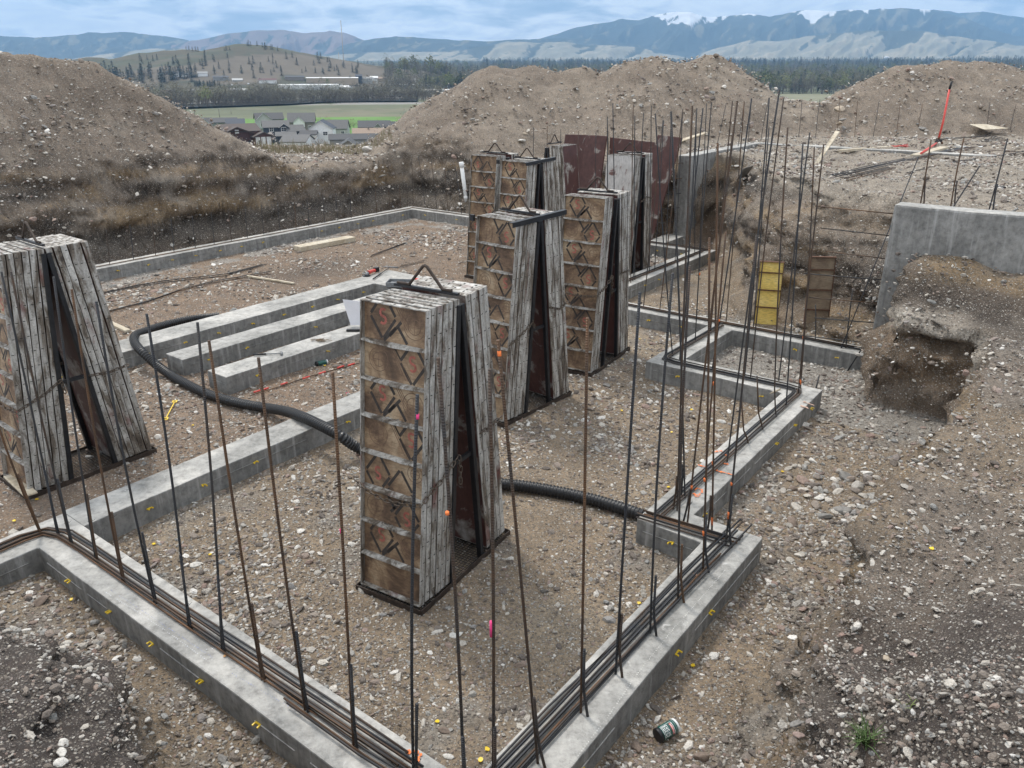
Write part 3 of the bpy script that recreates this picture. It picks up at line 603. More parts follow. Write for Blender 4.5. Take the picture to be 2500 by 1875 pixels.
# ------------------------------------------------------------------ standing rebar
ORD = ['first', 'second', 'third', 'fourth', 'fifth', 'sixth', 'seventh', 'eighth', 'ninth', 'tenth', 'eleventh', 'twelfth', 'thirteenth', 'fourteenth', 'fifteenth', 'sixteenth', 'seventeenth', 'eighteenth', 'nineteenth', 'twentieth',
       'twenty-first', 'twenty-second', 'twenty-third', 'twenty-fourth', 'twenty-fifth', 'twenty-sixth', 'twenty-seventh', 'twenty-eighth']
def rebar_tube(pts, r, n=7, parent=None, name='rebar', mat='rebar'):
    mb = MB(); mb.tube(pts, r, n); return mb.build(name, MT[mat], parent)
def upright(base, top, label, group, r=.0085, stub=None, kink=0., paint=None):
    base, top = Vector(base), Vector(top); L = (top - base).length; o0 = base.copy()
    root = empty('standing_rebar', o0); tag(root, label, 'rebar', group); m = max(3, int(L / .35)); pts = []
    ph = random.uniform(0, 6.28); am = random.uniform(.004, .014) * min(1.5, L)
    for i in range(m + 1):
        t = i / m; p = (top - base) * t + Vector((math.cos(ph), math.sin(ph), 0)) * am * math.sin(math.pi * t); pts.append(p)
    if kink:
        k = Vector((*W(kink, 0)[:2], 0)); pts = [pts[0] + k, pts[0] + k * .25 + Vector((0, 0, .10))] + pts[1:]
    pts.insert(0, pts[0] - Vector((0, 0, .04))); rebar_tube(pts, r, 7, root, 'bar')
    if stub:
        s = Vector((*(W(*stub[:2])[:2]), 0)); hgt = stub[2]; q = (top - base).normalized()
        off = s.normalized() * (r * 2.0)
        rebar_tube([s - Vector((0, 0, .04)), s, s * .25 + off * .8 + q * .14, off + q * .22, off + q * hgt], r * 1.1, 7, root, 'dowel_stub')
        mbt = MB()
        for hh in (.2, hgt * .6, hgt * .93):
            c = q * hh + off * .5; mbt.tube([c + Vector((math.cos(a) * r * 2.3, math.sin(a) * r * 2.3, 0)) for a in np.linspace(0, 6.2, 7)] + [c + Vector((r * 4, r * 2, .01))], .0016, 4)
        mbt.build('tie_wire', MT['black'], root)
    if paint:
        for hh, hl, cc in paint:
            q = (top - base); a = base - o0 + q * hh; b = a + q * hl * .5; mbp = MB(); mbp.tube([a, b], r * 1.12, 7); mbp.build('paint_band', MT[cc], root)
    return root
def row(data, zb, where, group, **kw):
    for i, d in enumerate(data):
        b = un(d[0], d[1], zb); t = near_line(b, d[2], d[3]); k = dict(kw); opt = d[4] if len(d) > 4 else {}
        k.update(opt); upright(b, t, where.format(ORD[i]), group, **k)
row([(99, 1305, -25, 980), (140, 1303, 3, 663), (172.6, 1325, 27, 663), (234, 1368, 131, 676), (299, 1416, 175, 706), (377, 1469, 235, 736), (461, 1532, 358, 766), (542, 1589, 482, 787), (640, 1659, 510, 831), (745, 1733, 631, 873), (863, 1823, 812, 908, dict(paint=[(.62, .02, 'pink')])),
     (1010, 1925, 1019, 963, dict(paint=[(.95, .02, 'pink')])), (1136, 2010, 1070, 873, dict(paint=[(.72, .012, 'orange')])), (1203, 1985, 1195.5, 901, dict(paint=[(.46, .07, 'pink')]))], .25,
    '{} tall rebar from the left corner of the near footing', 'rebar standing in the near footing', stub=(.0, .03, .62))
row([(1313, 1863, 1216, 830, dict(paint=[(.97, .02, 'orange')])), (1418, 1739, 1434, 776), (1503, 1645, 1562, 713), (1587, 1546, 1642, 667), (1655, 1465, 1684, 649), (1716, 1392, 1732, 580, dict(paint=[(.12, .03, 'orange'), (.3, .02, 'orange')])), (1771, 1332, 1847, 574, dict(paint=[(.10, .05, 'orange'), (.22, .02, 'orange')]))], .25,
    '{} tall rebar counted upward along the near right footing', 'rebar standing in the near right footing', stub=(.0, .05, .5))
row([(1738, 1298, 1752, 349, dict(paint=[(.02, .05, 'orange'), (.2, .02, 'orange'), (.42, .02, 'orange')])), (1678, 1279, 1800, 246, dict(paint=[(.1, .02, 'orange')])), (1653, 1246, 1690, 258), (1672, 1216, 1638, 272)], .25,
    '{} rebar from the right in the short stepped footing beside the black pipe', 'rebar in the short stepped footing', stub=(.0, -.04, .35))
row([(1722, 1170, 1772, 566), (1775, 1128, 1903, 218), (1818, 1090, 1809, 969, dict(kink=.10)), (1854, 1055, 1848, 918, dict(kink=.10)), (1889, 1022, 1923, 311, dict(kink=.08)), (1919, 991, 1960, 352), (1949, 961, 2011, 352, dict(paint=[(.05, .03, 'orange')])), (1954, 949, 1988, 358, dict(paint=[(.02, .04, 'orange'), (.22, .03, 'orange')])), (1901, 929, 1977, 323)], .25,
    '{} rebar counted away from the pipe along the long right footing', 'rebar in the long right footing')
row([(1642, 870, 1600, 277), (1659, 880, 1716, 264), (1738, 905, 1835, 240, dict(paint=[(.2, .02, 'orange')])), (1818, 917, 1878, 238), (1832, 925, 1913, 240)], .25,
    '{} rebar from the left in the footing in front of the square box', 'rebar in the cross footing')
row([(1667, 854, 1701, 264), (1697, 834, 1737, 249, dict(paint=[(.3, .02, 'orange')])), (1735, 808, 1788, 246), (1772, 791, 1817, 248), (1839, 802, 1877, 313), (1571, 749, 1619, 294), (1611, 755, 1667, 266), (1990, 833, 1991, 744), (2065, 849, 2082, 706)], .25,
    '{} rebar around the back of the square box footing', 'rebar round the box footing')
row([(1545, 685, 1571, 276), (1598, 661, 1620, 294), (1624, 649, 1639, 272), (1648, 640, 1667, 266), (1674, 623, 1690, 260), (1696, 621, 1701, 264), (1707, 628, 1725, 252), (1480, 707, 1483, 285), (1500, 700, 1496, 252), (1540, 690, 1546, 255), (1550, 683, 1550, 283), (1585, 667, 1590, 258)], .25,
    '{} very tall rebar standing along the footing right of the furthest racks', 'very tall rebar by the far racks')
FLB = [(268, 648), (326, 636), (380, 626), (425, 618), (477, 608), (523, 599), (565, 591), (604, 582), (644, 574), (684, 566), (723, 560), (754, 553), (793, 545.5), (824, 540), (858, 534), (885, 528), (920, 522), (951, 515), (978, 510.5), (995, 507)]
row([(x, y - 2, x - 9 + i * .35, y - 2 - (86 - i * 1.6)) for i, (x, y) in enumerate(FLB)], .25, '{} short rebar from the left along the far left footing', 'short rebar in the far left footing', r=.0075)
FEB = [(1008, 505, 1005, 388), (1038, 508, 1021, 380), (1067, 513, 1052, 385), (1094, 516, 1086, 397), (1127, 522, 1111, 407)]
row(FEB + [(1303, 548, 1303, 311), (1336, 553, 1336, 307), (1369, 558, 1369, 315), (1412, 565, 1412, 319), (1455, 571, 1455, 321)], .25, '{} rebar from the far corner along the back footing', 'rebar in the back footing', r=.0075)
row([(1747, 368, 1773, 251), (1783, 360, 1802, 246), (1802, 357, 1817, 247), (1826, 352, 1835, 240), (1857, 346, 1877, 238)], 2.12, '{} rebar from the left on top of the far concrete wall', 'rebar on the far wall', r=.0075)
row([(1948, 346, 1958, 243), (1990, 346, 2002, 243), (2041, 344, 2051, 244), (2086, 344, 2094, 246), (2130, 344, 2146, 247), (2187, 342, 2198, 252), (2236, 341, 2252, 254), (2407, 340, 2417, 250), (2462, 340, 2481, 254)], 2.05, '{} rebar from the left in the line below the right spoil heap', 'rebar line below the spoil heap', r=.0075)
row([(2248, 493, 2273, 342), (2322, 499, 2353, 338), (2416, 508, 2460, 338), (2540, 517, 2595, 335)], 2.37, '{} rebar from the left on the rough right wall', 'rebar on the right wall', r=.009, stub=(.0, .04, .3))
row([(1777, 560, 1788, 520), (1499, 620, 1483, 300)], .0, '{} loose stake near the far bank', 'stakes near the far bank', r=.007)
# braces and dowels
def brace(a, b, label, group=None, r=.009):
    o = rebar_tube([a, b], r, 7); tag(o, label, 'rebar', group); return o
brace(un(2037, 891, .02), aty(2243, 382, 11.6), 'slanting rebar brace leaning from the ground past the end of the right wall', r=.008)
brace(un(2069, 906, .02), aty(2392, 405, 10.2), 'long slanting rebar brace crossing the face of the right wall')
mb = None
for i, z in enumerate((2.22, 1.93, 1.62, 1.33, 1.0, .72, .42)):
    a = W(11.4, -2.28, z); b = W(11.42 - .02 * i, -3.35 + .12 * (i % 3), z - .06 * (i > 2)); brace(a, b, f'{ORD[i]} horizontal rebar from the top sticking out of the right wall end', 'dowels from the right wall end', .0075)
for i, z in enumerate((1.95, 1.6, 1.25, .92, .6, .35)):
    a = W(17.62, -8.3, z); b = W(17.2, -8.75, z - .05); brace(a, b, f'{ORD[i]} rebar from the top sticking out of the far wall end', 'dowels from the far wall end', .0075)
# ------------------------------------------------------------------ rebar lying on the footings
def lying(path, n, where, group, width=.11, r=.0085, zb=.25, jit=.008, wob=.35, cut=0., stack=True):
    """path in (u,v); n long bars side by side"""
    pts = [np.array(p, float) for p in path]
    for k in range(n):
        off = (k - (n - 1) / 2) * width / max(n - 1, 1) + random.uniform(-jit, jit); lift = (r * 2.05 if stack and k % 3 == 2 else 0.)
        P3 = []
        for i, p in enumerate(pts):
            d = pts[min(i + 1, len(pts) - 1)] - pts[max(i - 1, 0)]; d /= np.linalg.norm(d); nr = np.array([-d[1], d[0]])
            q = p + nr * off * (1 + wob * random.uniform(-.5, .5) * (0 < i < len(pts) - 1))
            if i == 0: q = q - d * random.uniform(0, cut)
            if i == len(pts) - 1: q = q + d * random.uniform(-cut, cut)
            P3.append(W(*q, zb + r + .008 + lift))
        o = rebar_tube(P3, r, 6); tag(o, where, 'rebar', group)
def arc(c, r, a0, a1, n=5): return [(c[0] + r * math.cos(a), c[1] + r * math.sin(a)) for a in np.linspace(math.radians(a0), math.radians(a1), n)]
lying([(-2.5, -6.78), (0, -6.79), (1.4, -6.80), (2.05, -6.83), (2.22, -6.78), (2.29, -6.6), (2.30, -6.2), (2.31, -5), (2.32, -4), (2.33, -3.1), (2.34, -2.4)], 7, 'dark rebar bent round the left corner and lying along the near footing', 'rebar bundle on the near footing', .13, cut=.4)
lying([(2.24, -3.4), (2.24, -2.8), (2.28, -2.0)], 3, 'shorter rebar overlapping the front end of the near bundle', 'short overlapping rebar on the near footing', .06, cut=.2)
lying([(2.2, -2.06), (3.2, -2.05), (4.2, -2.04), (5.0, -2.02), (5.75, -2.0)], 9, 'straight rebar lying along the near right footing', 'rebar bundle on the near right footing', .17, jit=.015, wob=.7, cut=.3)
lying([(5.62, -2.76), (5.66, -2.3), (5.68, -1.98)], 7, 'straight rebar lying across the short stepped footing', 'rebar bundle on the stepped footing', .15, jit=.012, cut=.08)
lying([(5.75, -2.66), (7, -2.65), (8.2, -2.65), (9.3, -2.64), (9.42, -2.68), (9.44, -2.8), (9.43, -3.6), (9.41, -4.35), (9.46, -4.5), (9.6, -4.54), (10.4, -4.53), (11.4, -4.52)], 6, 'rebar bent round the corners and lying along the long right footing and box', 'rebar bundle on the long right footing', .11, cut=.15)
lying([(11.5, -7.1), (11.5, -6), (11.5, -4.8), (11.52, -3.6), (11.52, -2.5)], 6, 'rebar lying along the footing at the back of the box', 'rebar bundle at the back of the box', .12, cut=.25)
lying([(11.9, -7.08), (13.5, -7.07), (15, -7.06), (16.3, -7.05)], 6, 'rebar lying along the footing beside the far racks', 'rebar bundle by the far racks', .12, cut=.2)
lying([(16.4, -7.0), (16.42, -7.8), (16.42, -8.5)], 5, 'rebar lying on the footing below the far wall end', 'rebar bundle below the far wall', .12, cut=.1)
lying([(2, -16.22), (6, -16.21), (11, -16.23), (16.5, -16.2)], 2, 'thin rebar lying along the far left footing', 'rebar on the far left footing', .04, .007)
lying([(16.62, -16.3), (16.62, -13), (16.62, -9)], 2, 'thin rebar lying along the back footing', 'rebar on the back footing', .05, .007)
def ground_bar(pxs, where, group=None, r=.0085, n=1, spread=.05, z=0., mat='rebar'):
    for k in range(n):
        P3 = []
        for (x, y) in pxs:
            p = un(x, y, z); p = un(x, y, gz(p[0], p[1])) if z < 1.5 else p
            p[:2] += (k - (n - 1) / 2) * spread * np.array([.35, .9]) + RNG.normal(size=2) * .01; p[2] = max(p[2], gz(p[0], p[1])) + r + .012 + .017 * (k % 2); P3.append(p)
        o = rebar_tube(P3, r, 6, mat=mat); tag(o, where, 'rebar', group)
ground_bar([(245, 720), (330, 702), (400, 690), (560, 672), (640, 650)], 'long loose rebar on the dirt inside the far left footing', 'loose rebar on the far dirt floor', n=3, spread=.12)
ground_bar([(262, 765), (360, 740), (440, 712), (520, 692), (660, 668)], 'loose rebar crossing the brown dirt floor on the left', 'loose rebar crossing the dirt floor', n=2, spread=.1)
ground_bar([(905, 628), (990, 596)], 'short loose rebar on the dark damp dirt', 'short rebar on damp dirt', n=2, spread=.06)
ground_bar([(970, 655), (1036, 640)], 'thin loose rebar behind the tool pad', 'thin rebar behind the pad', n=2, spread=.08, r=.006)
ground_bar([(614, 967), (690, 944), (760, 922), (880, 889)], 'loose rebar with red paint bands lying before the nearest strip footing', r=.007)
def tape(px, py, z0=0.):
    p = un(px, py, z0); mb = MB(); q = un(px + 16, py - 5, z0); mb.tube([p + [0, 0, .03], q + [0, 0, .03]], .012, 7); o = mb.build('paint_band', MT['redpaint']); return o
pb = [o for o in bpy.data.objects if o.get('label', '').startswith('loose rebar with red')][0]
for q in ((620, 963), (640, 957), (686, 944), (740, 929), (779, 917), (824, 903), (850, 897)):
    t = tape(*q); t.parent = pb
for kk in range(9):
    o_ = (kk - 4) * 1.0; ground_bar([(2045 + o_ * 5, 440 + o_ * 2.6), (2160 + o_ * 3, 410 + o_ * 1.6), (2250, 385 + o_ * 1.1), (2350, 364 + o_ * .7), (2440 + o_ * 6, 346 + o_ * .8)], 'rebar in the long bundle lying on the gravel plateau', 'rebar bundle on the plateau', z=2.07, r=.0075)
ground_bar([(2210, 428), (2330, 404), (2470, 381), (2560, 366)], 'separate rebar on the plateau in front of the bundle', 'separate rebar on the plateau', n=2, spread=.12, z=2.07)
ground_bar([(2415, 368), (2520, 374)], 'rebar end on the plateau at the right picture edge', z=2.08)
ground_bar([(2190, 358), (2290, 352), (2400, 345), (2420, 340)], 'rebar lying behind the red cutter on the plateau', 'rebar behind the cutter', n=2, spread=.06, z=2.07)

# ------------------------------------------------------------------ form panels and racks
MT['darkrust'] = flat('dark_rusty_steel', (.05, .036, .028), .7, .3, .5, 25.)
PW, PL, PT = .305, 2.38, .060
def pm(mb, name, mats):
    me = mb.mesh(name)
    for m in mats: me.materials.append(m)
    return me
def board_mesh(flip):
    mb = MB(); x0, x1 = (.047, .058) if not flip else (.002, .013); mb.box(x0, x1, -PW + .008, PW - .008, .008, PL - .008)
    if not flip: mb.m[5] = 1
    return mb
def side_mesh(sg, seed):
    r = random.Random(seed); mb = MB(); y0, y1 = (PW - .007, PW) if sg > 0 else (-PW, -PW + .007); n = 12
    zs = [PL * i / n for i in range(n + 1)]
    for i in range(n):                                   # rail in segments with dented edges
        a = r.uniform(0, .0035); mb.box(a, PT - r.uniform(0, .002), y0, y1, zs[i], zs[i + 1])
    k = 1
    while .075 + .15 * (k - 1) < PL - .05:
        z = .075 + .15 * (k - 1); c = .030 + (.012 if k % 2 else -.010); ys = y1 + .0006 if sg > 0 else y0 - .0006
        mb.box(c - .011, c + .011, min(ys, ys - sg * .002), max(ys, ys - sg * .002), z - .0035, z + .0035, 1); k += 1  # dark boxes on the rail, painted shade in place of open slot holes
    return mb
def rib_mesh(seed):
    r = random.Random(seed); mb = MB(); n = 6; ys = [-PW + .008 + (2 * PW - .016) * i / n for i in range(n + 1)]; sag = [-.010 * math.sin(math.pi * i / n) * r.uniform(.5, 1.4) + r.uniform(-.002, .002) for i in range(n + 1)]
    for i in range(n):
        za, zb = sag[i], sag[i + 1]; xa, xb = .003, .046
        mb.add([(xa, ys[i], za - .012), (xb, ys[i], 0), (xb, ys[i], .006), (xa, ys[i], za + .002), (xa, ys[i + 1], zb - .012), (xb, ys[i + 1], 0), (xb, ys[i + 1], .006), (xa, ys[i + 1], zb + .002)],
               [(0, 1, 5, 4), (1, 2, 6, 5), (2, 3, 7, 6), (3, 0, 4, 7), (0, 3, 2, 1), (4, 5, 6, 7)])
    return mb
def bar2(mb, a, b, w, x, mi):          # flat printed bar on the plywood, a and b are (right, up)
    a = Vector((0, -a[0], a[1])); b = Vector((0, -b[0], b[1])); d = (b - a).normalized(); s = Vector((0, -d.z, d.y)) * w / 2
    mb.add([(x, *(p)[1:]) for p in (a - s, b - s, b + s, a + s)], [(0, 1, 2, 3)], mi)
def marks_mesh(kind):
    mb = MB(); x = .0462; H0, H1 = .006, .285
    def seg(a, b, w, mi):                              # clip to the bay
        n = 14; prev = None
        for i in range(n):
            p = (a[0] + (b[0] - a[0]) * i / n, a[1] + (b[1] - a[1]) * i / n); q = (a[0] + (b[0] - a[0]) * (i + 1) / n, a[1] + (b[1] - a[1]) * (i + 1) / n)
            if all(abs(c[0]) < PW - .02 and H0 < c[1] < H1 for c in (p, q)): bar2(mb, p, q, w, x, mi)
    def dia(c, s, gap=.012):
        P_ = [(c[0], c[1] + s * 1.15), (c[0] + s * .82, c[1]), (c[0], c[1] - s * 1.15), (c[0] - s * .82, c[1])]
        for i in range(4):
            a, b = P_[i], P_[(i + 1) % 4]; L = math.hypot(b[0] - a[0], b[1] - a[1]); g = gap / L; seg((a[0] + (b[0] - a[0]) * g, a[1] + (b[1] - a[1]) * g), (b[0] - (b[0] - a[0]) * g, b[1] - (b[1] - a[1]) * g), .024, 0)
    def Sl(c, h):
        x_ = x - .0005; pts = []
        for i in range(17):
            t = i / 16; a = math.radians(40 + 230 * t * 2) if t <= .5 else math.radians(90 - 230 * (t - .5) * 2)
            cy = c[1] + h * .25 if t <= .5 else c[1] - h * .25; pts.append((c[0] + math.cos(a) * h * .25, cy + math.sin(a) * h * .25))
        for i in range(16): bar2(mb, pts[i], pts[i + 1], .020, x_, 1)
    def stamp(c, r):
        for k in range(24):
            a, b = k * math.pi / 12, (k + 1) * math.pi / 12
            for q in (r, r * .6): bar2(mb, (c[0] + math.cos(a) * q, c[1] + math.sin(a) * q), (c[0] + math.cos(b) * q, c[1] + math.sin(b) * q), .006, x, 2)
        bar2(mb, (c[0] - r * .6, c[1]), (c[0] + r * .6, c[1]), .005, x, 2); bar2(mb, (c[0], c[1] - r * .6), (c[0], c[1] + r * .6), .005, x, 2)
    if kind == 0:
        dia((.16, .17), .145); Sl((.16, .17), .11); stamp((-.16, .15), .09)
        for o in (0, .02, .04): seg((-.05 + o, .27), (.10 + o, .03), .006, 2)
        seg((-.02, .28), (.05, .18), .015, 0)
    elif kind == 1:
        dia((-.12, .19), .15); Sl((-.12, .19), .11); stamp((.17, .15), .095); seg((-.06, .05), (.05, .17), .025, 0); seg((-.12, .0), (.0, .12), .025, 0); seg((.02, .13), (.13, -.02), .024, 0)
        for o in (0, .02, .04): seg((.0 + o, .27), (.10 + o, .12), .006, 2)
    elif kind == 2:
        dia((.13, .10), .15); Sl((.13, .10), .11); stamp((-.18, .13), .09); seg((-.08, .28), (.01, .15), .025, 0); seg((-.03, .12), (.07, .24), .025, 0)
    else:
        dia((-.16, .12), .15); Sl((-.16, .12), .10); dia((.06, .03), .15); stamp((.2, .2), .07)
    return mb
PM = dict(board=pm(board_mesh(False), 'face_board', [MT['ply'], MT['smooth']]), fboard=pm(board_mesh(True), 'face_board', [MT['smooth']]), ribs=[pm(rib_mesh(s), 'cross_rib', [MT['rail']]) for s in range(4)],
          side={(s, k): pm(side_mesh(s, k), 'side_rail', [MT['rail'], MT['slot']]) for s in (-1, 1) for k in range(3)}, marks=[pm(marks_mesh(k), 'printed_mark', [MT['mark'], MT['red'], MT['ring']]) for k in range(4)])
wf = m_smooth_face(); wf.name = 'worn_white_form_face'
for nd in wf.node_tree.nodes:
    if nd.type == 'VALTORGB' and len(nd.color_ramp.elements) > 3:
        for e_, (p_, c_) in zip(nd.color_ramp.elements, [(.33, (.10, .05, .045)), (.40, (.16, .09, .08)), (.44, (.42, .40, .38)), (.7, (.50, .49, .48))]): e_.position = p_; e_.color = (*c_, 1)
mbt = MB(); mbt.box(.0, PT - .001, -PW + .0075, PW - .0075, PL - .008, PL)
for k in range(5): mbt.box(.02, .045, -PW + .08 + k * .11, -PW + .095 + k * .11, PL, PL + .0008, 1)
PM['top'] = pm(mbt, 'end_rail', [MT['rail'], MT['slot']])
mbt = MB(); mbt.box(.0, PT - .001, -PW + .0075, PW - .0075, 0, .0078); PM['bot'] = pm(mbt, 'end_rail', [MT['rail']])
mbt = MB(); mbt.tube([(.01, -.045, 0), (-.018, -.045, .004), (-.028, -.03, .006), (-.028, .03, .006), (-.018, .045, .004), (.01, .045, 0)], .0045, 6); PM['handle'] = pm(mbt, 'grab_handle', [MT['rail']])
HANDLES = {('A', 0): [(2, .03), (5, -.02)], ('L', 0): [(5, .0)]}
def form_panel(Mx, label, group, outer, flip=False, white=False, key=None, bays=None):
    root = empty('concrete_form'); root.matrix_world = Mx; tag(root, label, 'concrete form', group)
    b = link('face_board', PM['fboard'] if flip else PM['board'], root)
    if white: b.data = b.data.copy(); b.data.materials[0] = wf
    for s in (-1, 1): link('side_rail', PM['side'][(s, random.randint(0, 2))], root)
    link('end_rail', PM['top'], root); link('end_rail', PM['bot'], root)
    if outer and not flip:
        for k in range(1, 8):
            link('cross_rib', PM['ribs'][random.randint(0, 3)], root, (0, 0, k * PL / 8))
        for k in range(1, 8): link('printed_mark', PM['marks'][(k + (bays or 0)) % 2 + 2 * random.randint(0, 1)], b, (0, 0, k * PL / 8))
        for k, y in HANDLES.get(key, []): link('grab_handle', PM['handle'], root, (0, y, k * PL / 8 + .03))
    return root
def link_ring(r=.019, l=.012, t=.0048):
    mb = MB(); pts = []
    for i in range(14):
        a = 2 * math.pi * i / 14; pts.append((math.cos(a) * r * .75, math.sin(a) * r + (l if math.sin(a) > 0 else -l), 0))
    mb.tube(pts + [pts[0]], t, 6, cap=False); return pm(mb, 'chain_link', [MT['chain']])
LINK = link_ring()
def chain(parent, pts, Mx):
    """links threaded along a path given in rack coordinates"""
    root = empty('chain'); root.parent = parent
    pts = [Vector(p) for p in pts]; d = 0; seglen = [0]
    for a, b in zip(pts[:-1], pts[1:]): seglen.append(seglen[-1] + (b - a).length)
    tot = seglen[-1]; n = int(tot / .046)
    for i in range(n):
        s = (i + .5) * tot / n; k = max(j for j in range(len(pts)) if seglen[j] <= s + 1e-9); k = min(k, len(pts) - 2); t = (s - seglen[k]) / (seglen[k + 1] - seglen[k])
        p = pts[k].lerp(pts[k + 1], t); dr = (pts[k + 1] - pts[k]).normalized(); q = dr.to_track_quat('Y', 'Z').to_matrix().to_4x4()
        o = link('chain_link', LINK, root); o.matrix_local = Matrix.Translation(p) @ q @ Matrix.Rotation((.6 if i % 2 else .6 + 1.57), 4, 'Y')
    return root
LEAN = math.atan(.25 / 2.38); BASE = .05
def rack(key, u, v, ph, nn, nf, desc, angle=False, whole=True, flip=(False, False), grp='racks of concrete form panels', tray='rusty'):
    a = math.pi / 2 - TH - math.radians(ph); loc = W(u, v, 0); loc[2] = gz(loc[0], loc[1]) * .3
    root = empty('panel_rack', loc, a); tag(root, desc[0], 'rack', grp); Mr = Matrix.Translation(Vector(loc)) @ Matrix.Rotation(a, 4, 'Z')
    mb = MB(); L, Wd_ = .68, .335
    for y in (-Wd_, Wd_): mb.box(-L, L, y - .004, y + .004, 0, .05); mb.box(-L + .004, L - .004, min(y, y - math.copysign(.05, y)) + .004 * (y < 0) , max(y, y - math.copysign(.05, y)) - .004 * (y > 0), .0, .006)
    for x in (-L, L): mb.box(x - .004, x + .004, -Wd_ + .0042, Wd_ - .0042, 0, .0502)
    mb.build('base_tray', MT['darkrust'], root)
    mg = MB()
    for i in range(46): x = -L + .01 + i * (2 * L - .02) / 45; mg.beam((x, -Wd_ + .01, .022), (x + .02, Wd_ - .01, .022), .004, .004)
    for i in range(22): y = -Wd_ + .02 + i * (2 * Wd_ - .04) / 21; mg.beam((-L + .01, y, .026), (L - .01, y, .026), .004, .004)
    g_ = mg.build('expanded_metal', MT['grid'], root); g_['kind'] = 'stuff'
    for y in (-1, 1):
        for s in (-1, 1):
            mp = MB(); mp.beam((s * .235, y * .30, .01), (s * .022, y * .30, 2.37), .045, .05, up=(0, 1, 0)); mp.build('frame_post', MT['black'], root, bevel=.004)
        mp = MB(); mp.beam((-.17, y * .29, 1.08), (.17, y * .29, 1.08), .03, .035); mp.build('frame_tie', MT['black'] if y < 0 else MT['rail'], root)
    mp = MB(); mp.beam((0, -.30, 2.445), (0, .30, 2.445), .03, .02); mp.build('ridge_bar', MT['black'], root)
    mp = MB(); mp.tube([(0, -.24, 2.462), (0, -.155, 2.464), (0, -.02, 2.618), (0, 0, 2.628), (0, .02, 2.618), (0, .155, 2.464), (0, .27, 2.462)], .0125, 8); mp.build('lift_handle', MT['darkrust'], root)
    if angle:
        mp = MB(); mp.box(-.47, .50, -.36, -.352, 2.385, 2.44); mp.box(-.47, .50, -.352, -.30, 2.432, 2.44, M=None); mp.build('angle_bar', MT['black'], root, rot=(0, math.radians(-1.5), 0))
        mp = MB(); mp.box(-.46, -.43, .312, .37, 2.36, 2.43); mp.build('angle_bar', MT['black'], root)
    def sd(i, n, side):
        if i == 0: return 'outermost'
        if i == n - 1: return 'innermost'
        return ORD[i] + ' from outside'
    for i in range(nn):
        jx = random.uniform(-.002, .002); M_ = Mr @ Matrix.Translation((-.65 + i * .0665 + jx, random.uniform(-.008, .008), BASE + random.uniform(0, .006))) @ Matrix.Rotation(LEAN + random.uniform(-.002, .002), 4, 'Y')
        fl = flip[0] and i == 0
        form_panel(M_, f'{sd(i, nn, 0)} form, near side of the {desc[1]}', f'forms on the near side of the {desc[1]}', i == 0, fl, fl and flip[0] == 'white', (key, 0) if i == 0 else None, {'A': 0, 'B': 1}.get(key, 0))
    for i in range(nf):
        M_ = Mr @ Matrix.Rotation(math.pi, 4, 'Z') @ Matrix.Translation((-.65 + i * .0665, random.uniform(-.008, .008), BASE + random.uniform(0, .006))) @ Matrix.Rotation(LEAN + random.uniform(-.002, .002), 4, 'Y')
        fl = flip[1] and i == 0
        form_panel(M_, f'{sd(i, nf, 1)} form, far side of the {desc[1]}', f'forms on the far side of the {desc[1]}', i == 0, fl)
    return root, Mr
RA, MA = rack('A', 4.24, -4.04, -6.5, 6, 5, ('steel rack of form panels, the nearest one, standing in the middle of the pit', 'nearest rack'), tray='b')
RB, MB_ = rack('B', 7.46, -5.55, 3.9, 6, 5, ('steel rack of form panels with a black angle bar on top, second from the camera', 'second rack with the black angle bar'), angle=True)
RC, MC = rack('C', 9.44, -5.70, -5.9, 4, 6, ('steel rack of form panels right of the one with the black angle bar', 'third rack beside the gravel'))
RD, MD = rack('D', 12.32, -9.0, -.7, 5, 6, ('far steel rack with a black angle bar, second from the white pipe', 'far rack second from the white pipe'), angle=True)
RE, ME = rack('E', 12.75, -10.1, -5.3, 5, 4, ('steel rack of form panels next to the white standing pipe', 'far rack next to the white pipe'))
RF, MF = rack('F', 15.25, -10.38, 88, 0, 5, ('half empty rack far back with a brown smooth panel facing right', 'half empty far rack'), flip=(False, True))
RG, MG = rack('G', 14.43, -7.99, -3.4, 5, 5, ('far rack with a worn white smooth panel in front, by the very tall rebar', 'far rack with the worn white face'), flip=('white', False))
RL, ML = rack('L', 3.22, -8.31, 1.4, 6, 6, ('steel rack of form panels cut off by the left edge of the picture', 'left rack'))
chain(RA, [(-.585, .315, .99), (-.585, .33, .98), (-.60, .2, .93), (-.60, .05, .90), (-.595, -.1, .90), (-.59, -.25, .93), (-.585, -.32, .95), (-.5, -.325, .99), (-.3, -.325, 1.05), (-.13, -.34, 1.16)], MA)
chain(RA, [(-.115, -.345, 1.17), (-.11, -.35, 1.05), (-.115, -.35, .92)], MA)
chain(RA, [(.23, -.325, 1.22), (.4, -.325, 1.22), (.56, -.32, 1.24)], MA)
chain(RB, [(-.55, -.32, 1.0), (-.3, -.325, 1.1), (-.14, -.34, 1.2), (-.12, -.345, 1.12)], MB_)
chain(RB, [(.2, -.325, 1.3), (.38, -.33, 1.24), (.56, -.32, 1.3)], MB_)
chain(RC, [(-.57, .31, 1.18), (-.58, .1, 1.12), (-.58, -.1, 1.11), (-.56, -.32, 1.14), (-.3, -.33, 1.22), (-.13, -.34, 1.33), (-.12, -.345, 1.05)], MC)
chain(RC, [(.2, -.325, 1.3), (.5, -.325, 1.28)], MC)
chain(RL, [(-.60, .1, .98), (-.60, -.1, .92), (-.58, -.32, .92), (-.3, -.33, 1.02), (-.13, -.34, 1.12), (-.12, -.345, .98)], ML)
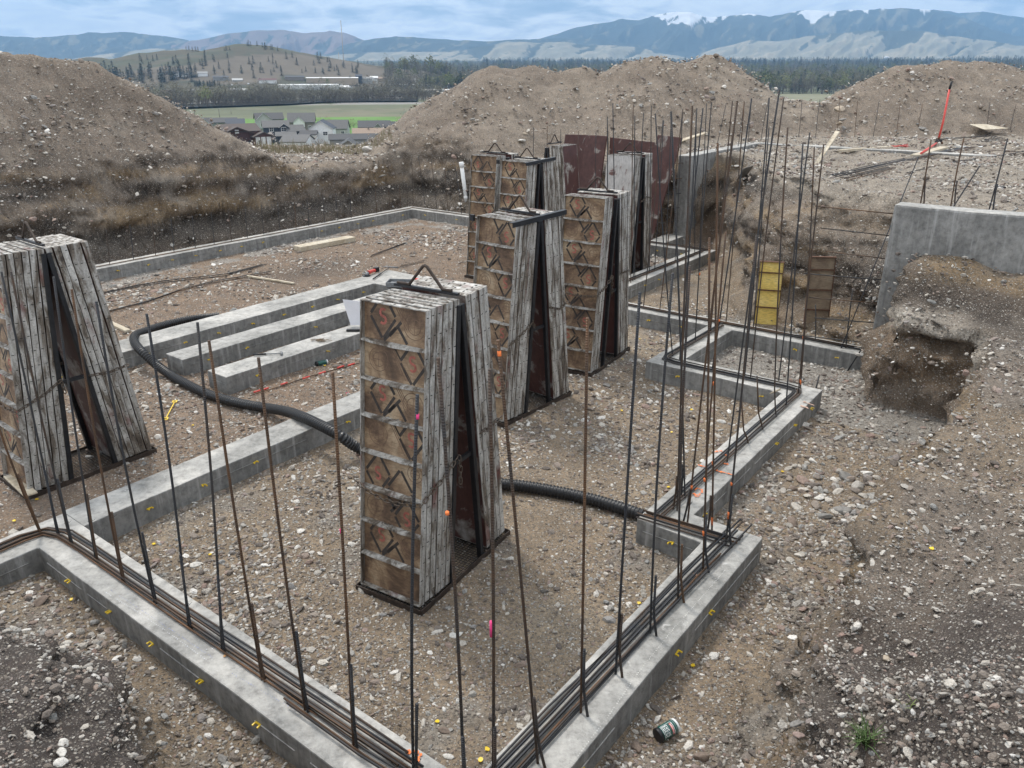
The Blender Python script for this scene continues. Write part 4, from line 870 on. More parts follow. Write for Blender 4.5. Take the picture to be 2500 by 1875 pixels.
chain(RL, [(.15, -.325, 1.08), (.35, -.325, 1.06), (.56, -.32, 1.08)], ML)
chain(RG, [(-.1, -.34, 1.5), (.2, -.34, 1.58), (.5, -.33, 1.5)], MG)
# rusty smooth sheets standing behind the far racks
def at_u(px, py, u):
    d = ray(px, py); t = u / (d[0] * BD[0] + d[1] * BD[1]); return np.array([0, 0, CAMH]) + d * t
def slab_from(quad, th, name, mats, label, cat, group=None, ribs=0):
    q = [Vector(p) for p in quad]; n = (q[1] - q[0]).cross(q[3] - q[0]).normalized()
    if n.dot(Vector((0, 0, 4)) - q[0]) > 0: n = -n           # thickness away from the viewer side
    mb = MB(); mb.add(q + [p + n * th for p in q], [(0, 1, 2, 3), (7, 6, 5, 4), (0, 4, 5, 1), (1, 5, 6, 2), (2, 6, 7, 3), (3, 7, 4, 0)]); o = mb.build(name, mats, bevel=.004); tag(o, label, cat, group)
    bm = bmesh.new(); bm.from_mesh(o.data); bmesh.ops.recalc_face_normals(bm, faces=bm.faces); bm.to_mesh(o.data); bm.free(); return o
for (tl, tr, br, bl), ut, ub, lab in (
    [((1380, 328), (1433, 329), (1408, 560), (1350, 560)), 17.2, 16.95, 'rusty brown form sheet furthest left behind the far racks'],
    [((1432, 329), (1481, 332), (1448, 565), (1396, 565)), 17.1, 16.75, 'rusty brown form sheet leaning in the middle behind the far racks'],
    [((1489, 335), (1597, 347), (1590, 575), (1478, 560)), 17.25, 17.0, 'wide rusty brown form sheet behind the worn white faced rack'],
    [((1606, 329), (1665, 336), (1590, 588), (1533, 588)), 17.1, 16.72, 'rusty brown and grey form sheet leaning towards the far wall']):
    slab_from([at_u(*tl, ut), at_u(*tr, ut), at_u(*br, ub), at_u(*bl, ub)], .05, 'form_sheet', MT['smooth'], lab, 'form sheet', 'loose form sheets by the far bank')
# two open form panels in the cavity
def cavity_panel(pxs, zb, zt, ply, label):
    tl, tr, br, bl = pxs; B0 = Vector(un(*bl, zb)); B1 = Vector(un(*br, zb)); wv = (B1 - B0); wv.z = 0; w = wv.length; y = -wv.normalized()
    L = 1.5; mid = (B0 + B1) / 2; T = Vector(near_line(mid, (tl[0] + tr[0]) / 2, (tl[1] + tr[1]) / 2)); T += Vector((mid.x, mid.y, 0)).normalized() * .35
    T = Vector(un((tl[0] + tr[0]) / 2, (tl[1] + tr[1]) / 2, zt)); zv = (T - mid); L = zv.length; zv.normalize(); x = y.cross(zv).normalized(); M_ = Matrix(((x.x, y.x, zv.x, mid.x), (x.y, y.y, zv.y, mid.y), (x.z, y.z, zv.z, mid.z), (0, 0, 0, 1)))
    root = empty('concrete_form'); root.matrix_world = M_; tag(root, label, 'concrete form'); h = w / 2
    mb = MB(); mb.box(.045, .057, -h + .008, h - .008, .006, L - .006); mb.build('face_board', ply, root)
    for s in (-1, 1): mb = MB(); mb.box(0, .06, min(s * h, s * (h - .007)), max(s * h, s * (h - .007)), 0, L); mb.build('side_rail', MT['rust'], root)
    for z in (0, L - .007): mb = MB(); mb.box(0, .059, -h + .0075, h - .0075, z, z + .007); mb.build('end_rail', MT['rust'], root)
    for k in (1, 2, 3): mb = MB(); mb.box(.004, .0445, -h + .0075, h - .0075, L * k / 3.75 - .005 + L * .03, L * k / 3.75 + .006 + L * .03); mb.build('cross_rib', MT['rust'], root)
    return root
cavity_panel([(1853, 638), (1913, 640), (1897, 800), (1840, 795)], .02, 1.12, MT['yply'], 'concrete form with a yellow face leaning on the bank behind the box')
cavity_panel([(1972, 626), (2036, 627), (2020, 812), (1960, 808)], .02, 1.25, MT['bply'], 'weathered brown concrete form leaning on the bank right of the yellow one')

# ------------------------------------------------------------------ black corrugated pipes
def smooth_path(pts, step=.02):
    pts = [np.array(p, float) for p in pts]; out = []
    P_ = [2 * pts[0] - pts[1]] + pts + [2 * pts[-1] - pts[-2]]
    for i in range(1, len(P_) - 2):
        p0, p1, p2, p3 = P_[i - 1:i + 3]; n = max(2, int(np.linalg.norm(p2 - p1) / step))
        for k in range(n):
            t = k / n; out.append(.5 * ((2 * p1) + (-p0 + p2) * t + (2 * p0 - 5 * p1 + 4 * p2 - p3) * t * t + (-p0 + 3 * p1 - 3 * p2 + p3) * t ** 3))
    out.append(pts[-1]); q = [out[0]]; res = [out[0]]; acc = 0
    for a, b in zip(out[:-1], out[1:]):
        d = np.linalg.norm(b - a)
        while acc + d >= step and d > 1e-9:
            t = (step - acc) / d; a = a + (b - a) * t; res.append(a); d = np.linalg.norm(b - a); acc = 0
        acc += d
    return res
def corrugated(pts, r, label, pitch=.036):
    path = smooth_path(pts, pitch / 4); rad = [r * (1.0 if (i // 2) % 2 == 0 else .86) for i in range(len(path))]
    mb = MB(); mb.tube(path, r, 20, radii=rad, smooth=False); o = mb.build('drain_pipe', MT['pipe']); tag(o, label, 'pipe'); return o
pr_ = .062
PP = [(536, 771, .08), (471, 778, .075), (403, 793, .075), (356, 808, .12), (331, 818, .26), (328, 834, .33), (345, 857, .315), (376, 886, .18), (417, 916, .075), (458, 939, .07), (505, 961, .07), (559, 978, .07), (607, 989, .07), (651, 996, .09), (692, 1003, .2), (729, 1014, .31), (776, 1035, .33), (827, 1062, .30), (878, 1096, .12), (960, 1126, .07), (1060, 1150, .07), (1150, 1168, .07), (1220, 1181, .07), (1277, 1187, .07), (1356, 1200, .07), (1446, 1220, .07), (1514, 1240, .07), (1562, 1256, .07), (1600, 1268, .05)]
corrugated([un(x, y, z) for x, y, z in PP], pr_, 'long black corrugated drain pipe snaking over the footings and behind the nearest rack')
corrugated([un(2122, 1290, .08), un(2160, 1281, .12), un(2200, 1270, .2), un(2252, 1252, .34)], .065, 'short black corrugated pipe stub poking out of the right bank')
# ------------------------------------------------------------------ white pipe, boards, plans, tools
mb = MB(); bp = W(16.95, -13.9, 0); b0 = un(1143, 524, .05); tp = near_line(b0, 1126, 397)
mb.tube([b0, tp], .055, 16); o = mb.build('standpipe', MT['white']); tag(o, 'white plastic pipe standing at the back footing left of the far racks', 'pipe')
d_ = Vector(tp) - Vector(b0); mb = MB(); mb.tube([Vector(tp) - d_ * .09, Vector(tp) + d_ * .01], .066, 16); mb.build('end_cap', MT['white'], o); mb = MB(); mb.tube([Vector(b0) + d_ * .3, Vector(b0) + d_ * .36], .064, 16); mb.build('coupling', MT['white'], o)
def plank(a, b, w, h, label, mat='lumber', cat='board', group=None, name='board'):
    mb = MB(); mb.beam(a, b, w, h); o = mb.build(name, MT[mat], bevel=.004); tag(o, label, cat, group); return o
def gpx(px, py, dz=.0, z0=0.):
    p = un(px, py, z0)
    for _ in range(3): p = un(px, py, gz(p[0], p[1]) + dz)
    return p
plank(gpx(725, 607, .06), gpx(860, 582, .06), .30, .11, 'wide pale whitewashed beam lying on the far dirt floor')
plank(gpx(604, 674, .03), gpx(718, 692, .03), .05, .035, 'thin pale lumber stick on the brown dirt left of the tool pad')
plank(gpx(255, 782, .03), gpx(312, 808, .03), .09, .04, 'short pale board end between the left rack and the pipe bend')
plank(gpx(24, 1160, .05), gpx(76, 1208, .09), .12, .02, 'rough splintered board leaning at the foot of the left rack')
# plans
pz = .25
def sheet(pts, name, mat, label, cat, th=.0015):
    o = slab_from(pts, th, name, MT[mat], label, cat); return o
c0, c1 = un(856, 794, .27), un(905, 794, .27)
sheet([near_line(c0, 836, 731) , near_line(c1, 895, 737), c1, c0], 'plan_sheet', 'paper', 'white paper plans standing on the strip footings left of the nearest rack', 'plans', .004)
plank(un(846, 806, .27), un(905, 806, .27), .06, .03, 'black clip box below the paper plans', 'black', 'clip box', name='clip_box')
# tools
def hammer(p, q, head, mat_h, label, hl=.13, cross=True):
    p, q = Vector(p), Vector(q); root = empty('hammer', p); tag(root, label, 'hammer'); d = q - p; u_ = d.normalized()
    mb = MB(); mb.tube([Vector(), d * .45], .014, 8); mb.build('grip', MT['black'], root); mb = MB(); mb.tube([d * .45, d], .008, 8); mb.build('shaft', mat_h, root)
    s = Vector((-u_.y, u_.x, 0)).normalized(); mb = MB(); mb.tube([d - s * hl * .5, d - s * hl * .1, d, d + s * hl * .35, d + s * hl * .5 - u_ * .03], .016, 8, radii=[.017, .014, .013, .009, .004]); mb.build('head', head, root); return root
hammer(un(618, 866, .272), un(688, 862, .272), MT['grey'], MT['grey'], 'claw hammer with a black grip lying on the nearest strip footing')
hammer(un(911, 681, .275), un(952, 652, .28), MT['grey'], MT['black'], 'long handled sledge lying on the concrete pad', .34)
def grinder(px, py, label, s=1., rz=0.):
    p = un(px, py, .25); root = empty('angle_grinder', p, rz); root.scale = (s,) * 3; tag(root, label, 'grinder')
    mb = MB(); mb.tube([(0, 0, .05), (.06, 0, .055), (.2, 0, .05), (.22, 0, .05)], .035, 10, radii=[.04, .032, .03, .034]); mb.build('body', MT['redpaint'] if s > .99 else MT['grey'], root)
    mb = MB(); mb.tube([(-.02, 0, .045), (-.06, 0, .03), (-.07, 0, .01)], .035, 10); mb.build('head', MT['grey'], root)
    mb = MB(); mb.tube([(-.07, 0, .012), (-.07, 0, .004)], .075, 18); mb.build('disc', MT['black'], root)
    mb = MB(); mb.box(.2, .3, -.04, .04, .01, .1); mb.build('battery', MT['black'], root, bevel=.008); return root
grinder(900, 672, 'red and black angle grinder on the back of the concrete pad', 1.05, 1.1)
grinder(1015, 690, 'red cordless tool on the pad just behind the lift handle of the nearest rack', 1.0, -.3)
# open tool case
p = un(975, 697, .25); root = empty('tool_case', p, -.1); tag(root, 'open grey moulded tool case on the concrete pad behind the nearest rack', 'tool case')
mb = MB(); mb.box(-.22, .22, -.15, .15, 0, .02); mb.box(-.22, .22, -.15, -.135, .0202, .09); mb.box(-.22, .22, .135, .15, .0202, .09); mb.box(-.22, -.205, -.1348, .1348, .0202, .09); mb.box(.205, .22, -.1348, .1348, .0202, .09); mb.build('case_tray', MT['grey'], root, bevel=.004)
for k, (x, y, w_, h_) in enumerate(((-.12, .04, .06, .05), (.04, .05, .05, .05), (.14, .03, .03, .06), (-.1, -.07, .09, .03), (.08, -.07, .1, .03))):
    mb = MB(); mb.box(x - w_, x + w_, y - h_, y + h_, .0202, .05); mb.build('insert', MT['slot' if k % 2 else 'grey'], root, bevel=.008)
mb = MB(); mb.box(.0, .11, -.13, -.09, .052, .06); mb.build('white_label', MT['white'], root)
# twigs
mb = MB(); c = un(775, 834, .25)
root = empty('twig_pile', c); tag(root, 'small pile of brown twigs on the nearest strip footing', 'twigs')
for k in range(30):
    a = random.uniform(0, 6.28); r0 = random.uniform(0, .10); l = random.uniform(.05, .13); b = random.uniform(-.6, .6) + .4; q = Vector((math.cos(a) * r0 * 1.3, math.sin(a) * r0 * .7, .012 + random.uniform(0, .02)))
    mb = MB(); mb.tube([q, q + Vector((math.cos(b) * l, math.sin(b) * l * .6, random.uniform(-.004, .012)))], .0035, 5); mb.build('twig', MT['bply'], root)
# bottles of marking chalk: dark green body, black cap, white base, printed label
def bottle(a, b, r, label, writing=False):
    a, b = Vector(a), Vector(b); root = empty('spray_bottle', a); tag(root, label, 'bottle'); d = b - a; u_ = d.normalized()
    def ring(t0, t1, rr, m, nm, par=root):
        mb = MB(); mb.tube([d * t0, d * (t0 + .01), d * (t1 - .01), d * t1], rr, 24, radii=[rr * .94, rr, rr, rr * .94]); return mb.build(nm, m, par)
    ring(0, .16, r * 1.02, MT['black'], 'cap'); body = ring(.16, .90, r, MT['green'], 'body'); ring(.90, 1.0, r * .99, MT['white'], 'base')
    for t in (.82,): ring(t, t + .025, r * 1.006, MT['white'], 'print_line', body)
    if writing:
        q = u_.to_track_quat('Y', 'Z').to_matrix(); zt_ = (Vector((0, 0, 4)) + Vector(cam.location) * 0 - a).normalized(); zt_ = (zt_ - u_ * zt_.dot(u_)).normalized(); sx = u_.cross(zt_)
        def arcbox(t0, t1, a0, a1, m, nm, lift=1.004):
            mb = MB(); n = 8; vs = []
            for t in (t0, t1):
                for k in range(n + 1):
                    an = math.radians(a0 + (a1 - a0) * k / n); vs.append(d * t + (zt_ * math.cos(an) + sx * math.sin(an)) * r * lift)
            mb.add(vs, [(k, k + 1, n + 2 + k, n + 1 + k) for k in range(n)], 0, True); mb.build(nm, m, body)
        arcbox(.20, .22, -50, 75, MT['white'], 'print_line'); arcbox(.72, .74, -50, 75, MT['white'], 'print_line'); arcbox(.22, .72, -52, -49, MT['white'], 'print_line')
        arcbox(.61, .70, -38, 60, MT['redpaint'], 'print_band'); 
        r2 = random.Random(5)
        for (t0, t1, n, w) in ((.25, .36, 5, 17), (.39, .50, 5, 17)):       # two rows of bold white capitals, then fine print
            for k in range(n):
                s0 = -42 + k * (w + 4)
                arcbox(t0, t1, s0, s0 + 4.5, MT['white'], 'letter', 1.008); arcbox(t0, t0 + .025, s0 + 4.6, s0 + w - 2, MT['white'], 'letter', 1.008)
                if k % 2 == 0: arcbox(t1 - .025, t1, s0 + 4.6, s0 + w - 2, MT['white'], 'letter', 1.008)
                else: arcbox(t0 + .0251, t1, s0 + w - 6, s0 + w - 2, MT['white'], 'letter', 1.008)
        for k in range(7): arcbox(.635, .675, -30 + k * 12, -30 + k * 12 + 8, MT['white'], 'letter', 1.008)
    return root
bottle(gpx(1604, 1797, .05), gpx(1650, 1770, .05), .046, 'dark green bottle with black cap lying beside the near right footing', True)
bottle(gpx(771, 889, .03), gpx(799, 883, .03), .035, 'small dark green bottle lying by the nearest strip footing')
# black ring cap
p = gpx(1834, 1722, .02); mb = MB(); cc = Vector(p)
for k in range(22): pass
pts = [cc + Vector((math.cos(a) * .030, math.sin(a) * .028, .012)) for a in np.linspace(0, 2 * math.pi, 25)]
mb.tube(pts, .014, 10, cap=False); mb.tube([cc + Vector((0, 0, .0)), cc + Vector((0, 0, .022))], .042, 20, radii=[.042, .038]); o = mb.build('pipe_cap', MT['black']); tag(o, 'black ribbed ring cap on the dirt right of the green bottle', 'cap')
# yellow dog-bone spacer
a, b = Vector(gpx(403, 1025, .02)), Vector(gpx(428, 978, .02)); root = empty('plastic_spacer', a); tag(root, 'yellow dumbbell shaped plastic piece on the dirt below the pipe', 'spacer'); d = b - a; s = d.normalized().cross(Vector((0, 0, 1)))
mb = MB(); mb.beam(d * .12, d * .88, .012, .006); mb.build('stem', MT['yellow'], root)
for t in (.05, .95):
    mb = MB(); sg = 1 if t < .5 else -1
    pts = [d * t + s * .03 - d.normalized() * .035, d * t + s * .03 + d.normalized() * .035, d * t - s * .03 + d.normalized() * .035, d * t - s * .03 - d.normalized() * .035]
    i0 = [q * .5 + d * t * .5 for q in pts]; mb.add(pts + i0 + [q + Vector((0, 0, .005)) for q in pts + i0], [(0, 1, 5, 4), (1, 2, 6, 5), (2, 3, 7, 6), (3, 0, 4, 7), (8, 12, 13, 9), (9, 13, 14, 10), (10, 14, 15, 11), (11, 15, 12, 8), (0, 8, 9, 1), (1, 9, 10, 2), (2, 10, 11, 3), (3, 11, 8, 0)]); mb.build('loop', MT['yellow'], root)
# snapped off yellow tie ends on the ground
DISC = [(35, 1273), (90, 1220), (175, 1465), (376, 1329), (513, 1355), (1068, 1763), (1189, 1830), (1173, 1857), (1306, 1762), (1560, 1474), (1692, 1626), (1520, 877), (1688, 1001), (1640, 1056), (1562, 828), (471, 1039), (1632, 1190), (1910, 1152), (2274, 1340), (793, 893), (1518, 1003), (45, 1274)]
for i, (x, y) in enumerate(DISC[:-1]):
    p = gpx(x, y, .008); mb = MB(); n = 8; r0 = .018; an = [k * 6.28 / n for k in range(n)]
    vs = [(p[0] + math.cos(q) * r0 * random.uniform(.7, 1.1), p[1] + math.sin(q) * r0 * random.uniform(.7, 1.1), p[2] + random.uniform(0, .01)) for q in an]
    mb.add(vs + [(v[0], v[1], v[2] + .005) for v in vs], [tuple(range(n))[::-1], tuple(range(n, 2 * n))] + [(k, (k + 1) % n, n + (k + 1) % n, n + k) for k in range(n)])
    o = mb.build('tie_end', MT['yellow']); wh = 'outside the near left footing' if x < 200 and y > 1400 else 'near the left picture edge' if x < 120 else 'inside the nearest bay' if y > 1300 and x < 1450 else 'outside the right footing' if x > 1540 and y > 1100 and x < 2000 else 'on the right bank' if x > 2000 else 'on the gravel behind the nearest rack'
    tag(o, f'small yellow plastic disc lying {wh}', 'plastic disc', f'yellow discs {wh}')
# plateau things
zp = 2.08
p = un(2290, 356, zp); root = empty('rebar_cutter', p); tag(root, 'red rebar cutter with a long upright handle standing on the gravel plateau', 'rebar cutter')
def rel(q): return Vector(q) - Vector(p)
yb = p[1]
ha = aty(2290, 345, yb); hb = aty(2303, 296, yb); hc = aty(2318, 218, yb); hd = aty(2324, 198, yb)
mb = MB(); mb.tube([rel(ha), rel(hb), rel(hc)], .026, 10); mb.build('handle', MT['redpaint'], root); mb = MB(); mb.tube([rel(hc), rel(hd)], .03, 10); mb.build('grip', MT['black'], root)
mb = MB(); mb.box(-.09, .11, -.06, .06, 0, .07); mb.box(-.06, .07, -.045, .045, .0702, .17); mb.tube([(-.02, -.09, .1), (-.02, .09, .1)], .05, 12); mb.build('jaw', MT['black'], root, bevel=.006)
mb = MB(); mb.tube([(-.03, 0, .15), (.0, 0, .24)], .03, 10); mb.tube([(.05, -.08, .08), (.05, .08, .08)], .03, 10); mb.build('bolt_housing', MT['rust'], root)
lg = un(2249, 374, zp + .08); mb = MB(); mb.tube([(-.05, 0, .07), rel(lg)], .026, 10); mb.build('foot_bar', MT['redpaint'], root)
plank(un(2234, 381, zp + .02), un(2305, 361, zp + .02), .2, .07, 'thick pale board under the foot of the red cutter')
sheet([un(2340, 357, zp + .03), un(2352, 349, zp + .03), un(2412, 350, zp + .03), un(2398, 358, zp + .03)], 'board', 'white', 'white painted sheet lying flat behind the plateau rebar bundle', 'board', .015)
plank(un(2052, 368, zp + .02), un(2180, 359, zp + .02), .12, .06, 'long pale lumber lying on the plateau left of the red cutter')
mb = MB(); p0 = un(2180, 359, zp + .05); p1 = un(2215, 357, zp + .05)
for k in range(8):
    mb.tube([p0 + RNG.normal(size=3) * .02, (p0 + p1) / 2 + RNG.normal(size=3) * .04, p1 + RNG.normal(size=3) * .03], .008, 5)
o = mb.build('red_rope', MT['redpaint']); tag(o, 'tangle of faded red rope at the end of the long plateau lumber', 'rope'); o['kind'] = 'stuff'
def px3(x, y, z): return un(x, y, z)
sheet([un(2040, 318, 2.62), un(2050, 321, 2.60), un(1998, 399, 2.06), un(1987, 401, 2.06)], 'board', 'lumber', 'pale board slanting over the lip of the plateau', 'board', .03)
sheet([un(1816, 411, 2.02), un(1841, 404, 2.05), un(1822, 430, 1.72), un(1797, 441, 1.70)], 'plywood_scrap', 'gply', 'small grey weathered sheet hanging on the lip of the cavity', 'plywood', .012)
q0 = aty(2367, 303, 24.0); sheet([q0, aty(2405, 302.5, 24.3), aty(2463, 313, 24.0), aty(2405, 316, 23.6)], 'plywood_scrap', 'lumber', 'pale plywood sheet lying at the foot of the right spoil heap', 'plywood', .015)
mb = MB(); k0 = q0 + np.array([.35, -.05, -.35])
sheet([un(1637, 347, 2.0), un(1722, 321, 2.35), un(1727, 324, 2.33), un(1642, 352, 1.96)], 'board', 'lumber', 'pale board sticking up behind the leaning rusty sheet', 'board', .03)
for (x, y, la) in ((1500, 592, 'm'),):
    pass
# concrete stake at the end of the long right footing
brace(un(1992, 948, .0), un(2000, 917, .12), 'short rusty stake behind the corner of the long right footing')
brace(gpx(1846, 975, .05), gpx(1905, 950, .3), 'thin white lath bridging the inside corner of the long right footing', r=.012).data.materials[0] = MT['lumber']
p = gpx(2445, 458, .02, 2.08); o = plank(p - [.06, 0, 0], p + [.06, 0, 0], .07, .04, 'small black plastic piece on the gravel above the right wall', 'black', 'plastic piece', name='plastic_piece')
# ------------------------------------------------------------------ single boulders and bigger stones
BIG = [rock_mesh(100 + s, 3, f, 'boulder') for s, f in enumerate((.55, .7, .45, .62, .5, .38))]
def boulder(px, py, wpx, where, z0=0., tone=None, yd=None, grp=None, hh=None):
    p = aty(px, py, yd) if yd else gpx(px, py, 0., z0)
    dist = np.linalg.norm(p - np.array([0, 0, 4])); s = wpx / FPX * dist / 2 * .95
    o = link('stone', random.choice(BIG), None, p + [0, 0, s * .12], (random.uniform(-.3, .3), random.uniform(-.3, .3), random.uniform(0, 6.28))); o.scale = (s, s * random.uniform(.7, 1.), s * random.uniform(.7, 1.05))
    if tone is not None:
        o.data = o.data.copy(); o.data.materials[0] = TONE[tone]
    tag(o, where, 'stone', grp); return o
TONE = {k: flat('stone_' + k, c, .85, 0, .3, 3., .4) for k, c in dict(white=(.52, .50, .46), grey=(.22, .21, .195), brown=(.19, .145, .115), pink=(.32, .24, .21), dark=(.11, .10, .09), tan=(.36, .30, .23)).items()}
for x, y, w, t, lab in [(2063, 1165, 50, 'grey', 'large blocky grey stone on top of the rubble heap by the right bank'), (2060, 1250, 52, 'grey', 'large rounded grey stone low in the rubble heap by the right bank'), (2000, 1218, 34, 'white', 'pale angular stone at the left of the rubble heap'), (2275, 1175, 34, 'grey', 'rounded stone wedged at the foot of the right bank cliff'),
    (1938, 1195, 36, 'brown', 'flat brown stone left of the rubble heap'), (2165, 1175, 32, 'brown', 'round brown stone behind the rubble heap'), (2222, 1175, 46, 'grey', 'flat grey stone near the cliff foot'), (1877, 1247, 28, 'grey', 'single flat stone between footing and rubble heap'), (1834, 1188, 28, 'dark', 'dark grey stone touching the long right footing'),
    (1934, 1278, 36, 'brown', 'flat brown stone in front of the rubble heap'), (2008, 1262, 40, 'grey', 'split grey stone in front of the rubble heap'), (1552, 1825, 32, 'brown', 'tall wedge shaped brown stone left of the green bottle'), (1710, 1850, 50, 'brown', 'flat brown stone near the bottom edge right of the bottle'), (1588, 1727, 22, 'white', 'thin pale chip beside the near right footing'),
    (2210, 1728, 38, 'grey', 'smooth grey stone on the dark topsoil'), (1945, 1768, 34, 'grey', 'grey cobble on the edge of the near right bank'), (1948, 1797, 34, 'pink', 'pinkish round cobble on the edge of the near right bank'), (2055, 1748, 26, 'white', 'small round pale stone near the bank edge'), (2165, 1610, 26, 'tan', 'tan angular stone half way up the near right bank'), (2232, 1600, 24, 'pink', 'reddish flat stone half way up the near right bank'),
    (155, 1815, 28, 'white', 'white angular stone lying highest in the dark gravel at bottom left'), (150, 1838, 34, 'white', 'pale broken stone in the dark gravel at bottom left'), (12, 1720, 28, 'dark', 'dark round stone at the left edge of the dark gravel'), (118, 1432, 20, 'tan', 'small tan stone outside the near left footing'), (100, 1470, 34, 'brown', 'flat brown stone outside the near left footing'), (545, 1855, 28, 'grey', 'round grey stone by the bottom edge outside the near footing'),
    (480, 1380, 30, 'white', 'flat pale stone inside the nearest bay on the left'), (1328, 1445, 20, 'dark', 'small square dark stone in the nearest bay'), (1345, 1450, 14, 'tan', 'small tan stone in the nearest bay beside the dark one'), (1270, 1625, 26, 'brown', 'brown stone in the middle of the nearest bay'), (1265, 1672, 22, 'brown', 'round brown stone low in the nearest bay'), (1345, 1690, 22, 'grey', 'pale grey stone low in the nearest bay'), (1095, 1848, 26, 'white', 'white flat stone near the bottom of the nearest bay'), (1086, 1785, 28, 'brown', 'split brown stone near the bottom of the nearest bay'),
    (1397, 1310, 16, 'brown', 'upright brown stone in the nearest bay below the pipe'), (1322, 1365, 14, 'brown', 'brown sliver stone in the nearest bay'), (1053, 1538, 18, 'tan', 'round tan stone in front of the nearest rack'), (858, 1330, 26, 'white', 'flat pale stone left of the nearest rack'), (815, 1405, 18, 'tan', 'tan stone left of the nearest rack'), (1480, 942, 26, 'grey', 'flat grey stone on the gravel right of the second rack')]: boulder(x, y, w, lab, tone=t)
for x, y, w, t, yd, lab in [(897, 366, 36, 'white', 25.6, 'big pale boulder on the berm beside the grey gable house'), (160, 400, 30, 'white', None, 'white angular boulder low on the left spoil heap'), (136, 160, 16, 'white', None, 'white boulder on top of the left spoil heap'), (2049, 269, 32, 'tan', 25.2, 'big round tan boulder at the foot of the right spoil heap'), (2058, 293, 20, 'grey', 24.8, 'grey flat boulder below the big round one'), (2050, 303, 20, 'tan', 24.6, 'tan boulder lowest of three at the right spoil heap'),
    (1630, 172, 22, 'tan', 27.0, 'tan boulder high on the middle spoil heap'), (1600, 168, 13, 'white', 27.2, 'small pale boulder high on the middle spoil heap'), (1150, 262, 16, 'dark', 26.2, 'dark boulder on the left flank of the middle spoil heap'), (1282, 330, 24, 'tan', 24.6, 'tan boulder at the toe of the middle spoil heap'), (1275, 345, 30, 'white', 24.3, 'white boulder at the toe of the middle spoil heap'), (1208, 282, 18, 'dark', 26.0, 'dark flat boulder in the middle of the heap'), (1674, 300, 16, 'white', 24.4, 'pale boulder behind the tall rebar'),
    (2220, 279, 14, 'white', 25.0, 'pale stone half way up the right spoil heap'), (2252, 315, 20, 'grey', 24.2, 'grey boulder left of the red cutter at the heap foot'), (2262, 320, 12, 'white', 24.0, 'small white stone beside the grey boulder at the heap foot'), (2325, 268, 20, 'dark', 25.2, 'dark flat boulder behind the red handle'), (1945, 398, 14, 'tan', None, 'tan stone on the lip of the cavity')]: boulder(x, y, w, lab, z0=1.6, tone=t, yd=yd)
# rubble heap: many similar stones in one patch
for k in range(120):
    a = random.gauss(0, 1); b = random.gauss(0, 1); x = 2040 + a * 95 + b * 20; y = 1200 + b * 46 + a * 6
    if x > 2290 or x < 1840 or y > 1330: continue
    boulder(x, y, random.uniform(16, 36), 'mid-sized flat stone among the rubble heap by the right bank', grp='stones of the rubble heap')
# grass tuft and small weeds
def tuft(px, py, n, h, label, z0=1.2):
    p = gpx(px, py, 0., z0); mb = MB()
    for k in range(n):
        a = random.uniform(0, 6.28); l = h * random.uniform(.5, 1.1); w = random.uniform(.003, .006); le = random.uniform(.3, 1.2); q = Vector(p) + Vector((random.gauss(0, .02), random.gauss(0, .02), 0)); pv = None; s = Vector((-math.sin(a), math.cos(a), 0)) * w
        vs = []
        for i in range(5):
            t = i / 4; c = q + Vector((math.cos(a), math.sin(a), 0)) * l * le * t ** 1.5 + Vector((0, 0, l * (t - .45 * le * t * t))); vs += [c - s * (1 - t * .95), c + s * (1 - t * .95)]
        mb.add(vs, [(2 * i, 2 * i + 1, 2 * i + 3, 2 * i + 2) for i in range(4)])
    o = mb.build('grass_tuft', MT['grass']); tag(o, label, 'grass'); return o
MT['grass'] = m_leaf('grass_blade', (.06, .11, .03), (.20, .25, .09)); MT['drygrass'] = m_leaf('dry_grass', (.17, .15, .09), (.33, .30, .18))
tuft(2110, 1815, 70, .16, 'green grass tuft on the dark topsoil at bottom right'); tuft(2225, 1725, 14, .07, 'tiny weed beside the smooth grey stone')

# ------------------------------------------------------------------ valley, river, butte, mountains
def zval(x, y):
    r = np.hypot(x, y)
    z = np.where(r < 150, -6 - (r - 40) * .155, -23.0 - np.clip((r - 150) / 110, 0, 1) * 1.5)
    z = z + np.clip(r - 1100, 0, 9000) * .0152 + np.clip((r - 40) / 200, 0, 1) * .5 * fbm2(x * .01, y * .01, 4, 201)
    return z
def aty_d(px, py, dist):
    d = ray(px, py); return np.array([0, 0, CAMH]) + d * (dist / math.hypot(d[0], d[1]))
BUTTE = [(150, 160, 1500), (230, 140, 1500), (280, 152, 1480), (330, 141, 1480), (360, 130, 1500), (420, 124, 1500), (460, 121, 1500), (520, 129, 1480), (565, 119, 1480), (590, 108, 1480), (640, 112, 1480), (670, 121, 1480), (720, 127, 1470), (780, 137, 1450), (850, 150, 1450), (920, 160, 1420), (1000, 170, 1400)]
BQ = [aty_d(*p) for p in BUTTE]
def zfar(x, y):
    z = zval(x, y); R = np.full(np.shape(x), -99.)
    for a, b in zip(BQ[:-1], BQ[1:]):
        dx, dy = b[0] - a[0], b[1] - a[1]; t = np.clip(((x - a[0]) * dx + (y - a[1]) * dy) / (dx * dx + dy * dy), 0, 1); dd = np.hypot(x - a[0] - t * dx, y - a[1] - t * dy)
        R = np.maximum(R, a[2] + (b[2] - a[2]) * t - .20 * np.maximum(dd - 12, 0))
    R = R + 2.5 * fbm2(x * .012, y * .012, 4, 211)
    k = 8.; e = np.clip(.5 + .5 * (R - z) / k, 0, 1); return z * (1 - e) + R * e + k * e * (1 - e)
_T = np.geomspace(60, 9000, 900)
